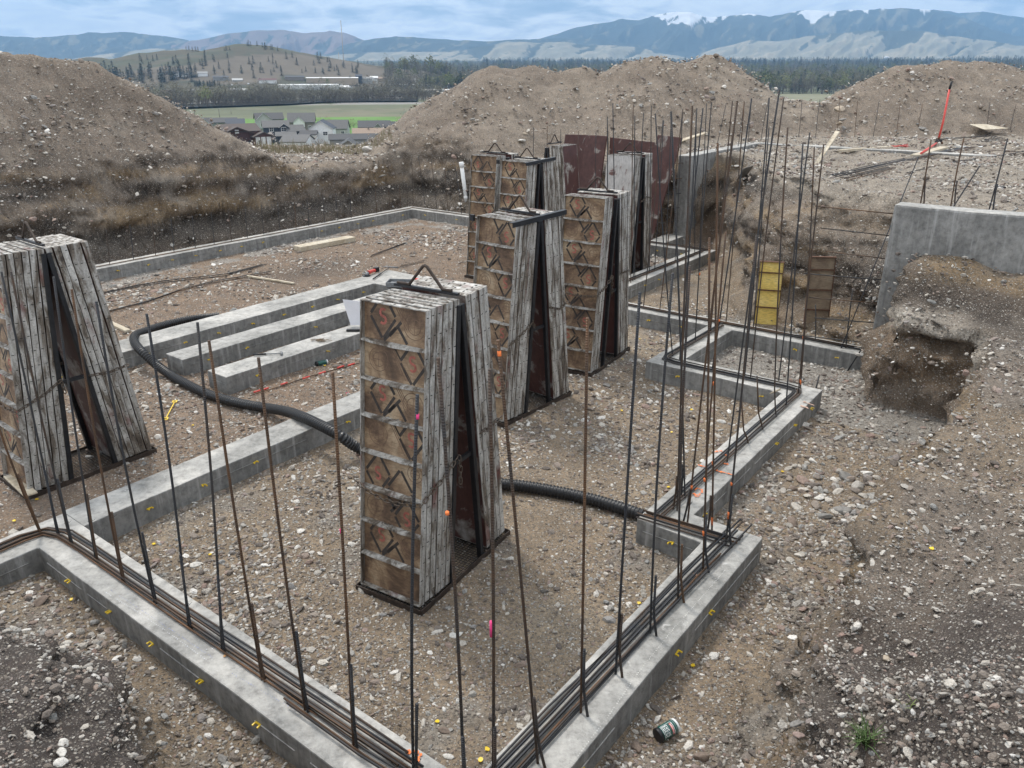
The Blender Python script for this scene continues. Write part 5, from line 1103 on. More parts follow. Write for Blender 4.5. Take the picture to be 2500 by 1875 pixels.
def G_(px, py, dz=0.):             # where the pixel's ray meets the valley
    d = ray(px, py); d = d / math.hypot(d[0], d[1]); P_ = np.array([0, 0, CAMH])[None] + d[None] * _T[:, None]
    hit = P_[:, 2] <= zfar(P_[:, 0], P_[:, 1]) + dz; return P_[int(np.argmax(hit))] if hit.any() else P_[-1]
def build_valley():
    na, nr = 420, 520; az = np.radians(np.linspace(-44, 44, na)); r = np.geomspace(40, 8000, nr)
    x = np.sin(az)[:, None] * r[None]; y = np.cos(az)[:, None] * r[None]; z = zfar(x, y)
    V = np.stack([x, y, z], -1).reshape(-1, 3); me = fast_mesh('valley_floor', V, grid_faces(na, nr)[:, ::-1]); X, Y, Z = V.T; r_ = np.hypot(X, Y); n1 = fbm2(X * .006, Y * .006, 4, 221)[:, None]; n2 = fbm2(X * .03, Y * .03, 3, 223)[:, None]
    A_ = lambda *c: np.array(c)[None]; col = np.repeat(A_(.105, .115, .06), len(X), 0) * (1 + .4 * n1); col = np.where((n2 > .15), col * .5 + A_(.16, .14, .09) * .5, col)
    # green winter wheat, with a bare strip by the river
    g = ((r_ > 345) & (r_ < 545 + .08 * X))[:, None]; col = np.where(g, A_(.09, .19, .03) * (1 + .18 * n1), col)
    b = ((r_ >= 545 + .08 * X) & (r_ < 640 + .15 * X) & (X > -60))[:, None]; col = np.where(b, A_(.23, .19, .14) * (1 + .2 * n2), col)
    gr = ((r_ > 700) & (r_ < 1060) & (X > 150))[:, None]; col = np.where(gr, A_(.19, .185, .11) * (1 + .35 * n1), col)
    isb = (Z > zval(X, Y) + 3)[:, None]; bc = np.where(n2 > .05, A_(.07, .062, .036), A_(.055, .058, .03)) * (1 + .35 * n1); bc = np.where((n1 < -.2) & (Z[:, None] < 25), A_(.115, .095, .068), bc); col = np.where(isb, bc, col)
    town = ((r_ > 720) & (r_ < 1300) & (X < 120) & (n2[:, 0] > .0))[:, None]; col = np.where(town & ~isb, A_(.22, .21, .19), col)
    set_color(me, 'col', np.clip(col, .01, .8)); me.materials.append(m_attr('valley', ns=.03)); o = link('valley_floor', me); tag(o, 'valley floor with green field, grassland and butte', None, None, 'structure')
build_valley()
wg = G('river_water', .12); wg.b.inputs['IOR'].default_value = 1.33; wn = wg.noise(wg.co(), .15, 4); wg.bump(wn, .15, .3); MW = wg.col((.045, .045, .038))
def flat_poly(name, pxs, dz, mat, label):
    P_ = [G_(*p) for p in pxs]; n = len(P_) // 2; mb = MB(); vs = []; m = 24
    for k in range(n - 1):
        for i in range(m):
            t = i / (m - 1 if k == n - 2 else m); a = P_[k] * (1 - t) + P_[k + 1] * t; b = P_[2 * n - 1 - k] * (1 - t) + P_[2 * n - 2 - k] * t; vs += [a, b]
    vs = [(*v[:2], float(zfar(v[0], v[1])) * 0 + -24.0 + dz) for v in vs]
    mb.add(vs, [(2 * i, 2 * i + 1, 2 * i + 3, 2 * i + 2) for i in range(len(vs) // 2 - 1)]); o = mb.build(name, mat); tag(o, label, None, None, 'structure'); return o
flat_poly('river', [(300, 272), (430, 268), (560, 263), (700, 258), (800, 252), (880, 250), (1020, 250), (1020, 243), (900, 243), (820, 244), (690, 249), (560, 254), (430, 260), (300, 266)], .9, MW, 'slow dark river behind the green field')
# mountains -----------------------------------------------------
def mountain(name, pts, D, depth, base_py, seed, colfn, label, spur=.22, nse=.02):
    pts = np.array(pts, float); ns, nt = 420, 70; xs = np.linspace(pts[0, 0], pts[-1, 0], ns); ys = np.interp(xs, pts[:, 0], pts[:, 1]); ys = ys + 2.2 * fbm2(xs * .035, xs * 0, 4, seed) + .0
    Cst = np.array([aty_d(a, b, D) for a, b in zip(xs, ys)]); zb = aty_d(1250, base_py, D - depth)[2] - 15
    t = np.linspace(-.25, 1, nt); V = np.zeros((ns, nt, 3)); dirs = Cst[:, :2] / np.linalg.norm(Cst[:, :2], axis=1)[:, None]; s_ = np.arange(ns) / ns
    H_ = (Cst[:, 2] - zb)[:, None]; tt = np.abs(t)[None]
    sx = xs[:, None] * .02; q_ = .9 * (seed % 2 * 2 - 1) * tt; ridg = 1 - np.abs(fbm2(sx * .8 + q_ + .5 * fbm2(sx, tt * 3 + 0 * sx, 3, seed + 3), tt * 1.3 + .2 * sx, 3, seed + 5)) * 2
    prof = 1 - np.clip(tt, 0, 1) ** .85; amp = np.sin(np.pi * np.clip(tt, 0, 1) ** .8)
    Z = zb + H_ * np.clip(prof + spur * amp * (ridg - .55) + nse * amp * fbm2(sx * 9, tt * 12 + 0 * sx, 4, seed + 9), -.02, None)
    r = np.linalg.norm(Cst[:, :2], axis=1)[:, None] - t[None] * depth * (1 + .10 * fbm2(sx * 1.5, tt * 2 + 0 * sx, 3, seed + 11))
    V[..., 0] = dirs[:, 0:1] * r; V[..., 1] = dirs[:, 1:2] * r; V[..., 2] = Z
    me = fast_mesh(name, V.reshape(-1, 3), grid_faces(ns, nt)); hrel = ((Z - zb) / (Cst[:, 2].max() - zb)); n = fbm2(sx * 2.5 + tt * 3, tt * 7 + sx, 5, seed + 21)
    col = colfn(np.broadcast_to(hrel, Z.shape).ravel()[:, None], (ridg + 0 * Z).ravel()[:, None], (n + 0 * Z).ravel()[:, None], (xs[:, None] + 0 * Z).ravel()[:, None], (tt + 0 * Z).ravel()[:, None])
    set_color(me, 'col', np.clip(col, .01, .95)); me.materials.append(MTN); o = link(name, me); tag(o, label, None, None, 'structure'); return o
MTN = m_attr('mountain_cover', ns=.006, lo=.85, hi=1.15)
A1 = lambda *c: np.array(c)[None]
def c_forest(h, r, n, x, t): return np.where(n + (h - .5) * .3 > .32, A1(.14, .13, .08), A1(.032, .045, .035)) * (1 + .25 * n)
def c_pink(h, r, n, x, t): return np.where(n + h * .5 > .12, A1(.20, .14, .12), A1(.045, .055, .045)) * (1 + .2 * n)
def c_grass(h, r, n, x, t): return np.where((n * .9 + (r - .6) * -1.1 + (h - .6) * .9) > .36, A1(.05, .06, .042), np.where(n > .1, A1(.33, .29, .20), A1(.27, .25, .175))) * (1 + .15 * n)
def c_snow(h, r, n, x, t):
    lim = .93 - .22 * np.exp(-((x - 1665) / 60) ** 2) - .10 * np.exp(-((x - 1830) / 45) ** 2) - .12 * np.exp(-((x - 1985) / 70) ** 2) + .22 * (x > 2120) + .35 * (x < 1560) + .12 * np.exp(-((x - 1900) / 20) ** 2)
    sn = (h + .10 * n + .22 * (.6 - r) > lim) & (n > -.25 - (h - .8)); return np.where(sn, A1(.82, .84, .88), c_forest(h, r, n, x, t))
mountain('mountain', [(2150, 40), (2280, 22), (2340, 30), (2400, 27), (2450, 35), (2500, 42), (2600, 50), (2760, 70)], 11800, 900, 140, 301, c_forest, 'hazy mountain furthest right behind the snowy range')
mountain('mountain', [(1180, 112), (1260, 104), (1320, 94), (1400, 69), (1450, 57), (1480, 54), (1520, 46), (1560, 48), (1600, 37), (1640, 27), (1690, 31), (1730, 41), (1790, 37), (1830, 33), (1880, 41), (1920, 31), (1970, 24), (2010, 25), (2050, 27), (2080, 21), (2110, 26), (2150, 19), (2200, 18), (2260, 21), (2300, 29), (2350, 41), (2420, 71), (2500, 90), (2620, 105), (2760, 120)], 9800, 2200, 150, 311, c_snow, 'blue mountain range with snow on its highest peaks', .30)
mountain('mountain', [(-260, 96), (0, 87), (85, 91), (130, 88), (190, 84), (215, 78), (250, 81), (290, 76), (330, 80), (400, 88), (440, 93), (480, 104), (540, 122), (640, 138)], 9600, 1600, 150, 321, c_forest, 'long blue mountain on the left')
mountain('mountain', [(330, 130), (430, 108), (500, 92), (560, 81), (620, 74), (690, 73), (740, 80), (790, 78), (805, 74), (840, 79), (880, 96), (920, 110), (1000, 132)], 9000, 1500, 150, 331, c_pink, 'pinkish brown mountain behind the butte')
mountain('mountain', [(720, 135), (780, 124), (850, 106), (920, 93), (960, 89), (1040, 92), (1120, 98), (1180, 101), (1240, 97), (1300, 96), (1380, 92), (1460, 96), (1560, 110), (1700, 130)], 8300, 1200, 150, 341, c_forest, 'low dark forested ridge in the middle distance')
mountain('mountain', [(-260, 150), (150, 148), (230, 136), (300, 126), (350, 120), (430, 116), (500, 124), (620, 128), (720, 132), (800, 136), (870, 129), (1000, 126), (1100, 126), (1180, 113), (1240, 101), (1310, 104), (1380, 103), (1440, 111), (1500, 109), (1560, 116), (1620, 131), (1700, 145), (1760, 150)], 7300, 900, 151, 351, c_grass, 'pale grassy foothills below the low ridge', .34)
mountain('mountain', [(1640, 150), (1690, 138), (1740, 121), (1790, 109), (1830, 98), (1900, 101), (1980, 87), (2080, 76), (2160, 73), (2250, 74), (2310, 86), (2400, 96), (2480, 110), (2600, 114), (2760, 120)], 7500, 1300, 152, 361, c_grass, 'pale bare foothills with dark gullies on the right', .34)
# air
hz = G('valley_haze'); hz.t.nodes.remove(hz.b); ho = [n for n in hz.t.nodes if n.type == 'OUTPUT_MATERIAL'][0]; pv = hz.n('VolumePrincipled'); pv.inputs['Color'].default_value = (.34, .62, 1.0, 1); pv.inputs['Density'].default_value = HAZE; pv.inputs['Anisotropy'].default_value = 0.0
hz.t.links.new(pv.outputs[0], ho.inputs['Volume'])
mb = MB(); mb.box(-13000, 13000, -600, 14000, -60, 1300); o = mb.build('haze', hz.m); tag(o, 'thin blue haze over the valley', None, None, 'stuff')

# ------------------------------------------------------------------ trees
def leafy(seed, kind):
    r = np.random.default_rng(seed); mb = MB()
    if kind == 'conifer':
        mb.tube([(0, 0, 0), (0, 0, .95)], .02, 5, 0, radii=[.022, .006])
        for k in range(170):
            z = .10 + .88 * r.random() ** 1.1; rr = (.17 + r.uniform(-.03, .04)) * (1 - z) ** .85 + .012; a = r.random() * 6.28; c = Vector((math.cos(a) * rr * r.uniform(.35, 1), math.sin(a) * rr * r.uniform(.35, 1), z)); s = r.uniform(.022, .05)
            d = Vector((math.cos(a), math.sin(a), -.45)).normalized(); w = Vector((-math.sin(a), math.cos(a), r.uniform(-.4, .4)))
            mb.add([c - d * s, c + w * s * .6, c + d * s * 1.2, c - w * s * .6], [(0, 1, 2, 3)], 1)
    elif kind == 'bare':
        def br(p, d, l, w, g):
            q = p + d * l; mb.tube([p, q], w, 4 if g > 1 else 5, 0, cap=False, radii=[w, w * .6])
            if g == 0: return
            for k in range(3 if g > 1 else 4):
                nd = (d + Vector(r.normal(size=3)) * .42 + Vector((0, 0, .12))).normalized(); br(p + d * l * r.uniform(.5, 1), nd, l * r.uniform(.55, .8), w * .55, g - 1)
        br(Vector((0, 0, 0)), Vector((0, 0, 1)), .32, .017, 4)
        for k in range(190):
            a = r.random() * 6.28; z = r.uniform(.35, 1.); rr = .26 * math.sin(math.pi * min(1, (z - .2) / .85)) * r.random() ** .5; c = Vector((math.cos(a) * rr, math.sin(a) * rr, z)); s = r.uniform(.006, .014); n = Vector(r.normal(size=3)).normalized(); w = n.cross(Vector((0, 0, 1))).normalized()
            mb.add([c - n * s * 2.5, c + w * s, c + n * s * 2.5, c - w * s], [(0, 1, 2, 3)], 1)
    else:
        mb.tube([(0, 0, 0), (0, 0, .5)], .02, 5, 0)
        for k in range(230):
            a = r.random() * 6.28; ph = r.uniform(-.6, 1.5); rr = .30 * (1 + .25 * math.sin(a * 3 + seed)) * r.random() ** .35; c = Vector((math.cos(a) * math.cos(ph) * rr, math.sin(a) * math.cos(ph) * rr, .56 + math.sin(ph) * rr * 1.25)); s = r.uniform(.02, .045); n = Vector(r.normal(size=3)).normalized(); w = n.orthogonal().normalized()
            mb.add([c - n * s, c + w * s, c + n * s, c - w * s], [(0, 1, 2, 3)], 1)
    return mb
BK = flat('bark', (.13, .11, .095), .95); LV = dict(conifer=m_leaf('pine_needles', (.012, .022, .012), (.035, .05, .024)), bare=m_leaf('budding_twigs', (.10, .088, .068), (.15, .14, .08)), green=m_leaf('spring_leaves', (.09, .11, .035), (.16, .17, .06)), red=m_leaf('red_twigs', (.14, .065, .045), (.20, .11, .07)), blossom=m_leaf('pale_blossom', (.42, .36, .33), (.58, .52, .48)))
def tree_meshes(kind, leafmat, n, s0):
    out = []
    for k in range(n):
        mb = leafy(s0 + k, kind); tr = MB(); cr = MB(); tr.v = mb.v; cr.v = mb.v
        tr.f = [f for f, m in zip(mb.f, mb.m) if m == 0]; cr.f = [f for f, m in zip(mb.f, mb.m) if m == 1]
        tr.m = [0] * len(tr.f); cr.m = [0] * len(cr.f); tr.sm = [True] * len(tr.f); cr.sm = [False] * len(cr.f)
        def clean(m_, nm, mat):
            me = m_.mesh(nm); bm = bmesh.new(); bm.from_mesh(me); bmesh.ops.delete(bm, geom=[v for v in bm.verts if not v.link_faces], context='VERTS'); bm.to_mesh(me); bm.free(); me.materials.append(mat); return me
        whole = mb.mesh(kind + '_tree'); whole.materials.append(BK); whole.materials.append(leafmat)
        out.append((clean(tr, 'trunk', BK), clean(cr, 'crown', leafmat), whole))
    return out
TM = dict(conifer=tree_meshes('conifer', LV['conifer'], 4, 400), bare=tree_meshes('bare', LV['bare'], 4, 410), green=tree_meshes('leafy', LV['green'], 3, 420), red=tree_meshes('bare', LV['red'], 3, 430), blossom=tree_meshes('leafy', LV['blossom'], 1, 440))
def tree(kind, name, px, py, hpx, label, group, pos=None, sx=1.):
    if kind == 'conifer' and sx == 1.: sx = 1.7; hpx = hpx * .8
    p = G_(px, py) if pos is None else pos; dist = np.linalg.norm(p); h = hpx / FPX * dist * 1.02; tr, cr, _ = random.choice(TM[kind]); root = empty(name, (p[0], p[1], p[2] - .02 * h), random.uniform(0, 6.28)); root.scale = (h * sx, h * sx, h); tag(root, label, 'tree', group)
    link('trunk', tr, root); link('crown', cr, root); return root
rt = random.Random(3)
CREST = [(b[0], b[1]) for b in BUTTE]
def crest_y(x): return float(np.interp(x, [c[0] for c in CREST], [c[1] for c in CREST]))
for x in (455, 462, 470, 478, 484, 500, 548, 553, 561, 604, 607, 612, 628, 641, 648, 652, 661, 665, 678): tree('conifer', 'pine_tree', x, crest_y(x) + 2.5, rt.uniform(9, 15), 'small dark pine standing on the skyline of the butte', 'pines on the skyline of the butte')
for k in range(95):
    x = rt.uniform(330, 880); c = crest_y(x); y = c + 5 + (192 - c) * rt.random() ** .8
    if y > 186: continue
    tree('conifer', 'pine_tree', x, y, rt.uniform(12, 21), 'dark pine scattered on the slope of the butte', 'pines on the slope of the butte')
for k in range(60):
    x = rt.uniform(220, 480); y = rt.uniform(176, 204); tree('conifer', 'pine_tree', x, y, rt.uniform(22, 34), 'tall dark pine in the grove left of the butte', 'pines in the grove left of the butte')
for x, y, h in [(398, 222, 44), (438, 184, 22), (620, 190, 20), (688, 186, 22), (856, 209, 26), (880, 235, 36), (872, 236, 34), (890, 236, 32), (932, 228, 24), (993, 198, 26), (1030, 203, 24), (964, 240, 16), (1010, 210, 20), (1084, 188, 28), (1058, 214, 18), (1072, 222, 14)]: tree('conifer', 'pine_tree', x, y, h, 'dark single evergreen among the buildings of the valley town', 'evergreens in the valley town')
for k in range(30): x = rt.uniform(476, 540); tree('conifer', 'pine_tree', x, rt.uniform(207, 213), rt.uniform(11, 16), 'small evergreen in the planted rows near the town', 'planted evergreens near the town')
for k in range(75):
    x = rt.uniform(300, 1060); y = 252 - (x - 300) * .012 + rt.uniform(-9, 2); tree('bare', 'cottonwood_tree', x, y, rt.uniform(26, 52), 'bare cottonwood standing along the far river bank', 'cottonwoods along the river', sx=1.15)
for k in range(50):
    x = rt.uniform(310, 1060); y = 247 - (x - 300) * .008 + rt.uniform(-4, 5); tree('bare', 'river_bush', x, y, rt.uniform(11, 20), 'low dark bush on the river bank', 'bushes on the river bank', sx=2.)
def g_bank(): px = rt.uniform(290, 1080); return azp(px), 735 * math.exp(rt.random() * .22) + (px - 700) * .12, rt.uniform(6, 15)
def g_grove(): px = rt.uniform(150, 560); return azp(px), rt.uniform(900, 1150), rt.uniform(8, 15)
for x, y, h in [(505, 262, 46), (940, 236, 24), (1120, 205, 22), (800, 212, 18), (992, 206, 18)]: tree('green', 'leafing_tree', x, y, h, 'light green leafing tree near the river', 'leafing trees near the river')
for x, y, h in [(775, 312, 20), (784, 313, 24), (799, 312, 26), (806, 314, 22), (856, 318, 26), (864, 316, 24), (878, 309, 16), (896, 306, 16), (922, 309, 17), (972, 312, 24), (980, 316, 20), (815, 316, 16), (776, 372, 36), (790, 376, 34), (800, 378, 28)]: tree('red', 'reddish_shrub', x, y, h, 'reddish bare tree between the houses and the field', 'reddish trees by the houses', sx=1.3)
tree('green', 'leafing_tree', 826, 338, 34, 'bright green tree beside the white gabled house', None)
tree('blossom', 'blossom_tree', 663, 356, 30, 'pale blossoming tree before the navy house', None, sx=1.3)
for x, y, h, l in [(612, 374, 28, 'left'), (637, 376, 30, 'middle'), (650, 376, 22, 'shorter middle'), (755, 368, 24, 'right'), (763, 366, 26, 'rightmost')]: tree('conifer', 'arborvitae', x, y, h, f'{l} one of the dark upright evergreens in the gardens', 'upright evergreens in the gardens', sx=1.6)
# woods that read as one mass
def forest(name, n, gen, kinds, label):
    pts = []; sc = []
    vs = [TM[k][i][2] for k, i in kinds]
    for k in range(n):
        x, y, h = gen(); d = ray(x, y); p = gen_pos(x, y)
        if p is None: continue
        pts.append(p); hh = h * rt.uniform(.7, 1.2); sc.append((hh * rt.uniform(.9, 1.4), hh * rt.uniform(.9, 1.4), hh))
    pts = np.array(pts); pts[:, 2] = zfar(pts[:, 0], pts[:, 1]) - .3
    scatter(name, pts, np.stack([np.zeros(len(pts)), np.zeros(len(pts)), RNG.random(len(pts)) * 6.28], 1), np.array(sc), vs, label)
def gen_pos(az, dist): return (math.sin(az) * dist, math.cos(az) * dist, 0.)
azp = lambda px: math.atan2(px - 1250, FPX * math.cos(PITCH) + 770 * math.sin(PITCH))
def g_woods():
    px = rt.uniform(940, 2600); return azp(px), 1080 * math.exp(rt.random() ** 1.2 * 1.5), rt.uniform(15, 24)
forest('woods', 8500, g_woods, [('bare', 0), ('bare', 1), ('bare', 2), ('bare', 3), ('bare', 1), ('green', 0), ('conifer', 0)], 'grey brown river woods filling the valley')
def g_dark(): px = rt.uniform(1180, 2600); return azp(px), rt.uniform(2500, 5200), rt.uniform(20, 32)
forest('woods', 2600, g_dark, [('conifer', 0), ('conifer', 1), ('conifer', 2), ('bare', 0)], 'dark evergreen woods further out in the valley')
def g_l(): px = rt.uniform(-200, 1250); return azp(px), 1650 * math.exp(rt.random() * 1.1), rt.uniform(14, 22)
forest('riverside_thicket', 1500, g_bank, [('bare', 0), ('bare', 1), ('bare', 2), ('bare', 3)], 'grey thicket along the far river bank')
forest('woods', 3200, g_l, [('bare', 0), ('bare', 1), ('bare', 2), ('conifer', 0)], 'woods behind the butte and the town')
for x, y, h in [(1700, 190, 24), (1955, 176, 22), (1995, 172, 20), (2010, 173, 22), (2055, 172, 18), (1945, 185, 26), (1882, 176, 18), (2108, 170, 16), (1355, 174, 16)]: tree('conifer', 'pine_tree', x, y, h, 'dark pine rising above the grey river woods', 'pines above the river woods')

# ------------------------------------------------------------------ houses and town
CLR = dict(white=(.70, .70, .69), navy=(.035, .045, .065), grey=(.24, .24, .235), lgrey=(.38, .38, .37), brown=(.06, .042, .036), droof=(.055, .057, .062), groof=(.10, .10, .10), tan=(.27, .20, .15), taupe=(.20, .175, .155), red=(.30, .06, .06), maroon=(.11, .05, .045), glass=(.03, .035, .045), blueg=(.16, .20, .25), beige=(.34, .28, .21))
HM = {k: flat('house_' + k, c, .75 if k != 'glass' else .2, 0, .12, 1.5, .05) for k, c in CLR.items()}
def house(x0, x1, ye, yb, wall, roof, label, rise=.35, deep=9., turn=0., gable='side', wins=(), garage=(), trim='white', group='houses below the site', pos_py=None, name='house', cat='house', chimney=False, xgable=None):
    """x0..x1 pixel width, ye eaves, yb base; front faces the viewer"""
    px = (x0 + x1) / 2; p = G_(px, pos_py or yb); dist = np.linalg.norm(p[:2]); k = dist / FPX / math.cos(math.atan2(px - 1250, 2070)); w = (x1 - x0) * k * .5; h = (yb - ye) * k * 1.04
    rz = -math.atan2(p[0], p[1]) + turn; root = empty(name, (p[0], p[1], p[2] - .3), rz); tag(root, label, cat, group); h += .3; rs = rise * (2 * w if gable == 'front' else deep) * .5
    mb = MB()
    if gable == 'front':
        mb.add([(-w, 0, 0), (w, 0, 0), (w, 0, h), (0, 0, h + rs), (-w, 0, h), (-w, deep, 0), (w, deep, 0), (w, deep, h), (0, deep, h + rs), (-w, deep, h)], [(0, 1, 2, 3, 4), (9, 8, 7, 6, 5), (1, 6, 7, 2), (5, 0, 4, 9)])
    else:
        mb.add([(-w, 0, 0), (w, 0, 0), (w, 0, h), (-w, 0, h), (-w, deep, 0), (w, deep, 0), (w, deep, h), (-w, deep, h), (-w, deep / 2, h + rs), (w, deep / 2, h + rs)], [(0, 1, 2, 3), (5, 4, 7, 6), (1, 5, 6, 9, 2), (4, 0, 3, 8, 7)])
    mb.build('wall', HM[wall], root); ov = .45; mb = MB(); th = .22
    if gable == 'front':
        for s in (-1, 1):
            sl = rs / w; a = (s * (w + ov), -ov, h - sl * ov); b = (0, -ov, h + rs + .03); q = [a, b, (0, deep + ov, h + rs + .03), (s * (w + ov), deep + ov, h - sl * ov)]
            if s < 0: q = q[::-1]
            mb.add(q + [(x, y, z + th) for x, y, z in q], [(0, 1, 2, 3)[::-1], (4, 5, 6, 7), (0, 1, 5, 4), (1, 2, 6, 5), (2, 3, 7, 6), (3, 0, 4, 7)])
        mb.build('roof', HM[roof], root); mt = MB()
        for s in (-1, 1): mt.beam((s * (w + ov), -ov - .03, h - rs / w * ov + .05), (0, -ov - .03, h + rs + .08), .08, .34, up=(0, 1, 0) if False else (0, -1, 0))
        mt.build('bargeboard', HM[trim], root)
    else:
        for s in (0, 1):
            y0 = -ov if s == 0 else deep + ov; sl = rs / (deep / 2); q = [(-w - ov, y0, h - sl * ov), (w + ov, y0, h - sl * ov), (w + ov, deep / 2, h + rs + .03), (-w - ov, deep / 2, h + rs + .03)]
            if s: q = q[::-1]
            mb.add(q + [(x, y, z + th) for x, y, z in q], [(0, 1, 2, 3)[::-1], (4, 5, 6, 7), (0, 1, 5, 4), (1, 2, 6, 5), (2, 3, 7, 6), (3, 0, 4, 7)])
        mb.build('roof', HM[roof], root)
        if xgable:
            g0, g1, gh, gc = xgable; a = -w + 2 * w * g0; b = -w + 2 * w * g1; m_ = (a + b) / 2; zz = h + gh * (b - a); mb = MB()
            mb.add([(a, -1.2, h * .55), (b, -1.2, h * .55), (b, -1.2, h), (m_, -1.2, zz), (a, -1.2, h), (a, deep / 2, h * .55), (b, deep / 2, h * .55), (b, deep / 2, h), (m_, deep / 2, zz), (a, deep / 2, h)], [(0, 1, 2, 3, 4), (1, 6, 7, 2), (5, 0, 4, 9), (0, 5, 6, 1)]); mb.build('gable_wall', HM[gc], root)
            mb = MB()
            for s, e in ((-1, a - .3), (1, b + .3)):
                q = [(e, -1.6, h - .25), (m_, -1.6, zz + .05), (m_, deep / 2, zz + .05), (e, deep / 2, h - .25)]
                if s < 0: q = q[::-1]
                mb.add(q + [(x, y, z + .2) for x, y, z in q], [(3, 2, 1, 0), (4, 5, 6, 7), (0, 1, 5, 4), (1, 2, 6, 5), (2, 3, 7, 6), (3, 0, 4, 7)])
            mb.build('gable_roof', HM[roof], root); mt = MB()
            for s, e in ((-1, a - .3), (1, b + .3)): mt.beam((e, -1.64, h - .15), (m_, -1.64, zz + .15), .07, .3, up=(0, -1, 0))
            mt.build('bargeboard', HM[trim], root)
    if chimney: mb = MB(); mb.box(-.3, .3, deep * .4, deep * .4 + .6, h, h + rs + .8); mb.build('chimney', HM['taupe'], root)
    for (a, b, ww, hh) in wins:
        x = -w + 2 * w * a; z = h * b; yf = -.02 if not (xgable and xgable[0] < a < xgable[1]) else -1.22; mb = MB(); mb.box(x - ww / 2 - .12, x + ww / 2 + .12, yf - .06, yf, z - hh / 2 - .12, z + hh / 2 + .12); f = mb.build('window', HM[trim if trim != 'none' else wall], root)
        mb = MB(); nn = 2
        for i in range(nn):
            for j in range(nn): mb = MB(); cx = x - ww / 2 + ww * (i + .5) / nn; cz = z - hh / 2 + hh * (j + .5) / nn; mb.box(cx - ww / 4 + .04, cx + ww / 4 - .04, yf - .085, yf - .0605, cz - hh / 4 + .04, cz + hh / 4 - .04); mb.build('pane', HM['glass'], f)
    for (a, ww, hh, cl) in garage:
        x = -w + 2 * w * a; mb = MB(); mb.box(x - ww / 2, x + ww / 2, -.09, -.02, .3, .3 + hh); mb.build('garage_door', HM[cl], root)
    return root
house(456, 512, 309, 330, 'grey', 'droof', 'grey roofed house furthest left with a small white gable', .5, 9, 0, 'side', [], xgable=(.5, .95, .45, 'lgrey'))
house(418, 482, 313, 332, 'navy', 'navy', 'navy roofed house with a low white front gable beside the left heap', .35, 10, 0, 'side', xgable=(.35, 1.0, .28, 'white'))
house(520, 575, 304, 322, 'grey', 'droof', 'dark roofed house partly hidden behind the brown building', .4, 9)
house(560, 596, 308, 330, 'grey', 'navy', 'navy roofed house right behind the brown building', .4, 9)
house(636, 692, 300, 338, 'lgrey', 'droof', 'light grey two storey house behind the navy one', .5, 9, .1, 'side', [(.2, .72, 1.4, 1.3)], xgable=(.0, .55, .4, 'lgrey'))
house(652, 705, 318, 350, 'navy', 'groof', 'navy two storey house with white trim and two garage doors', .5, 9, .05, 'side', [(.3, .86, 1.5, 1.4), (.78, .88, 1.8, 1.5)], [], xgable=(.62, .98, .35, 'navy'))
house(681, 722, 336, 354, 'navy', 'groof', 'low navy garage wing with two pale doors', .35, 7, .05, 'side', [], [(.27, 2.1, 2.0, 'lgrey'), (.68, 2.1, 2.0, 'lgrey')], pos_py=354)
house(708, 745, 325, 350, 'navy', 'groof', 'grey roofed wing between the navy and the white house', .5, 8, .2, 'side', [(.7, .7, 1.2, 1.2)])
house(710, 766, 302, 322, 'taupe', 'groof', 'taupe house at the back with a cream front gable', .75, 10, -.05, 'side', [(.35, .5, 1.4, 1.2), (.8, .5, 1.3, 1.3)], xgable=(.2, .62, .42, 'white'))
house(760, 812, 320, 352, 'white', 'navy', 'white house with two gables and a navy roof', .62, 9, -.15, 'front', [(.25, .7, 1.6, 1.4), (.68, .7, 1.8, 1.3)])
house(738, 772, 333, 356, 'white', 'droof', 'white garage wing before the white gabled house', .4, 6, -.1, 'side', [], [(.35, 2.4, 2.0, 'lgrey'), (.78, 2.0, 2.0, 'lgrey')])
house(800, 846, 318, 340, 'lgrey', 'groof', 'light grey house right of the white gabled one', .7, 9, -.15, 'side', [(.8, .6, 1.4, 1.6)])
house(867, 936, 334, 350, 'white', 'tan', 'low house with a tan shingle roof', .5, 10, 0, 'side', chimney=True)
house(880, 950, 313, 328, 'navy', 'droof', 'navy house with a wide dark roof behind the tan roof', .5, 10, 0, 'side', [(.9, .4, 1., 1.)], xgable=(.5, .72, .5, 'grey'))
house(952, 988, 314, 330, 'grey', 'droof', 'grey roofed house half hidden by the middle spoil heap', .5, 9)
h = house(822, 884, 368, 392, 'taupe', 'droof', 'grey gabled house nearest the site with one white window', .62, 10, -.05, 'front', [(.5, 1.12, 1.7, 1.6)])
house(812, 925, 344, 366, 'grey', 'droof', 'dark roofed long wing behind the nearest gabled house', .4, 8, 0, 'side')
house(690, 745, 352, 378, 'white', 'groof', 'house with a broad plain grey roof below the navy house', .32, 12, -.3, 'side')
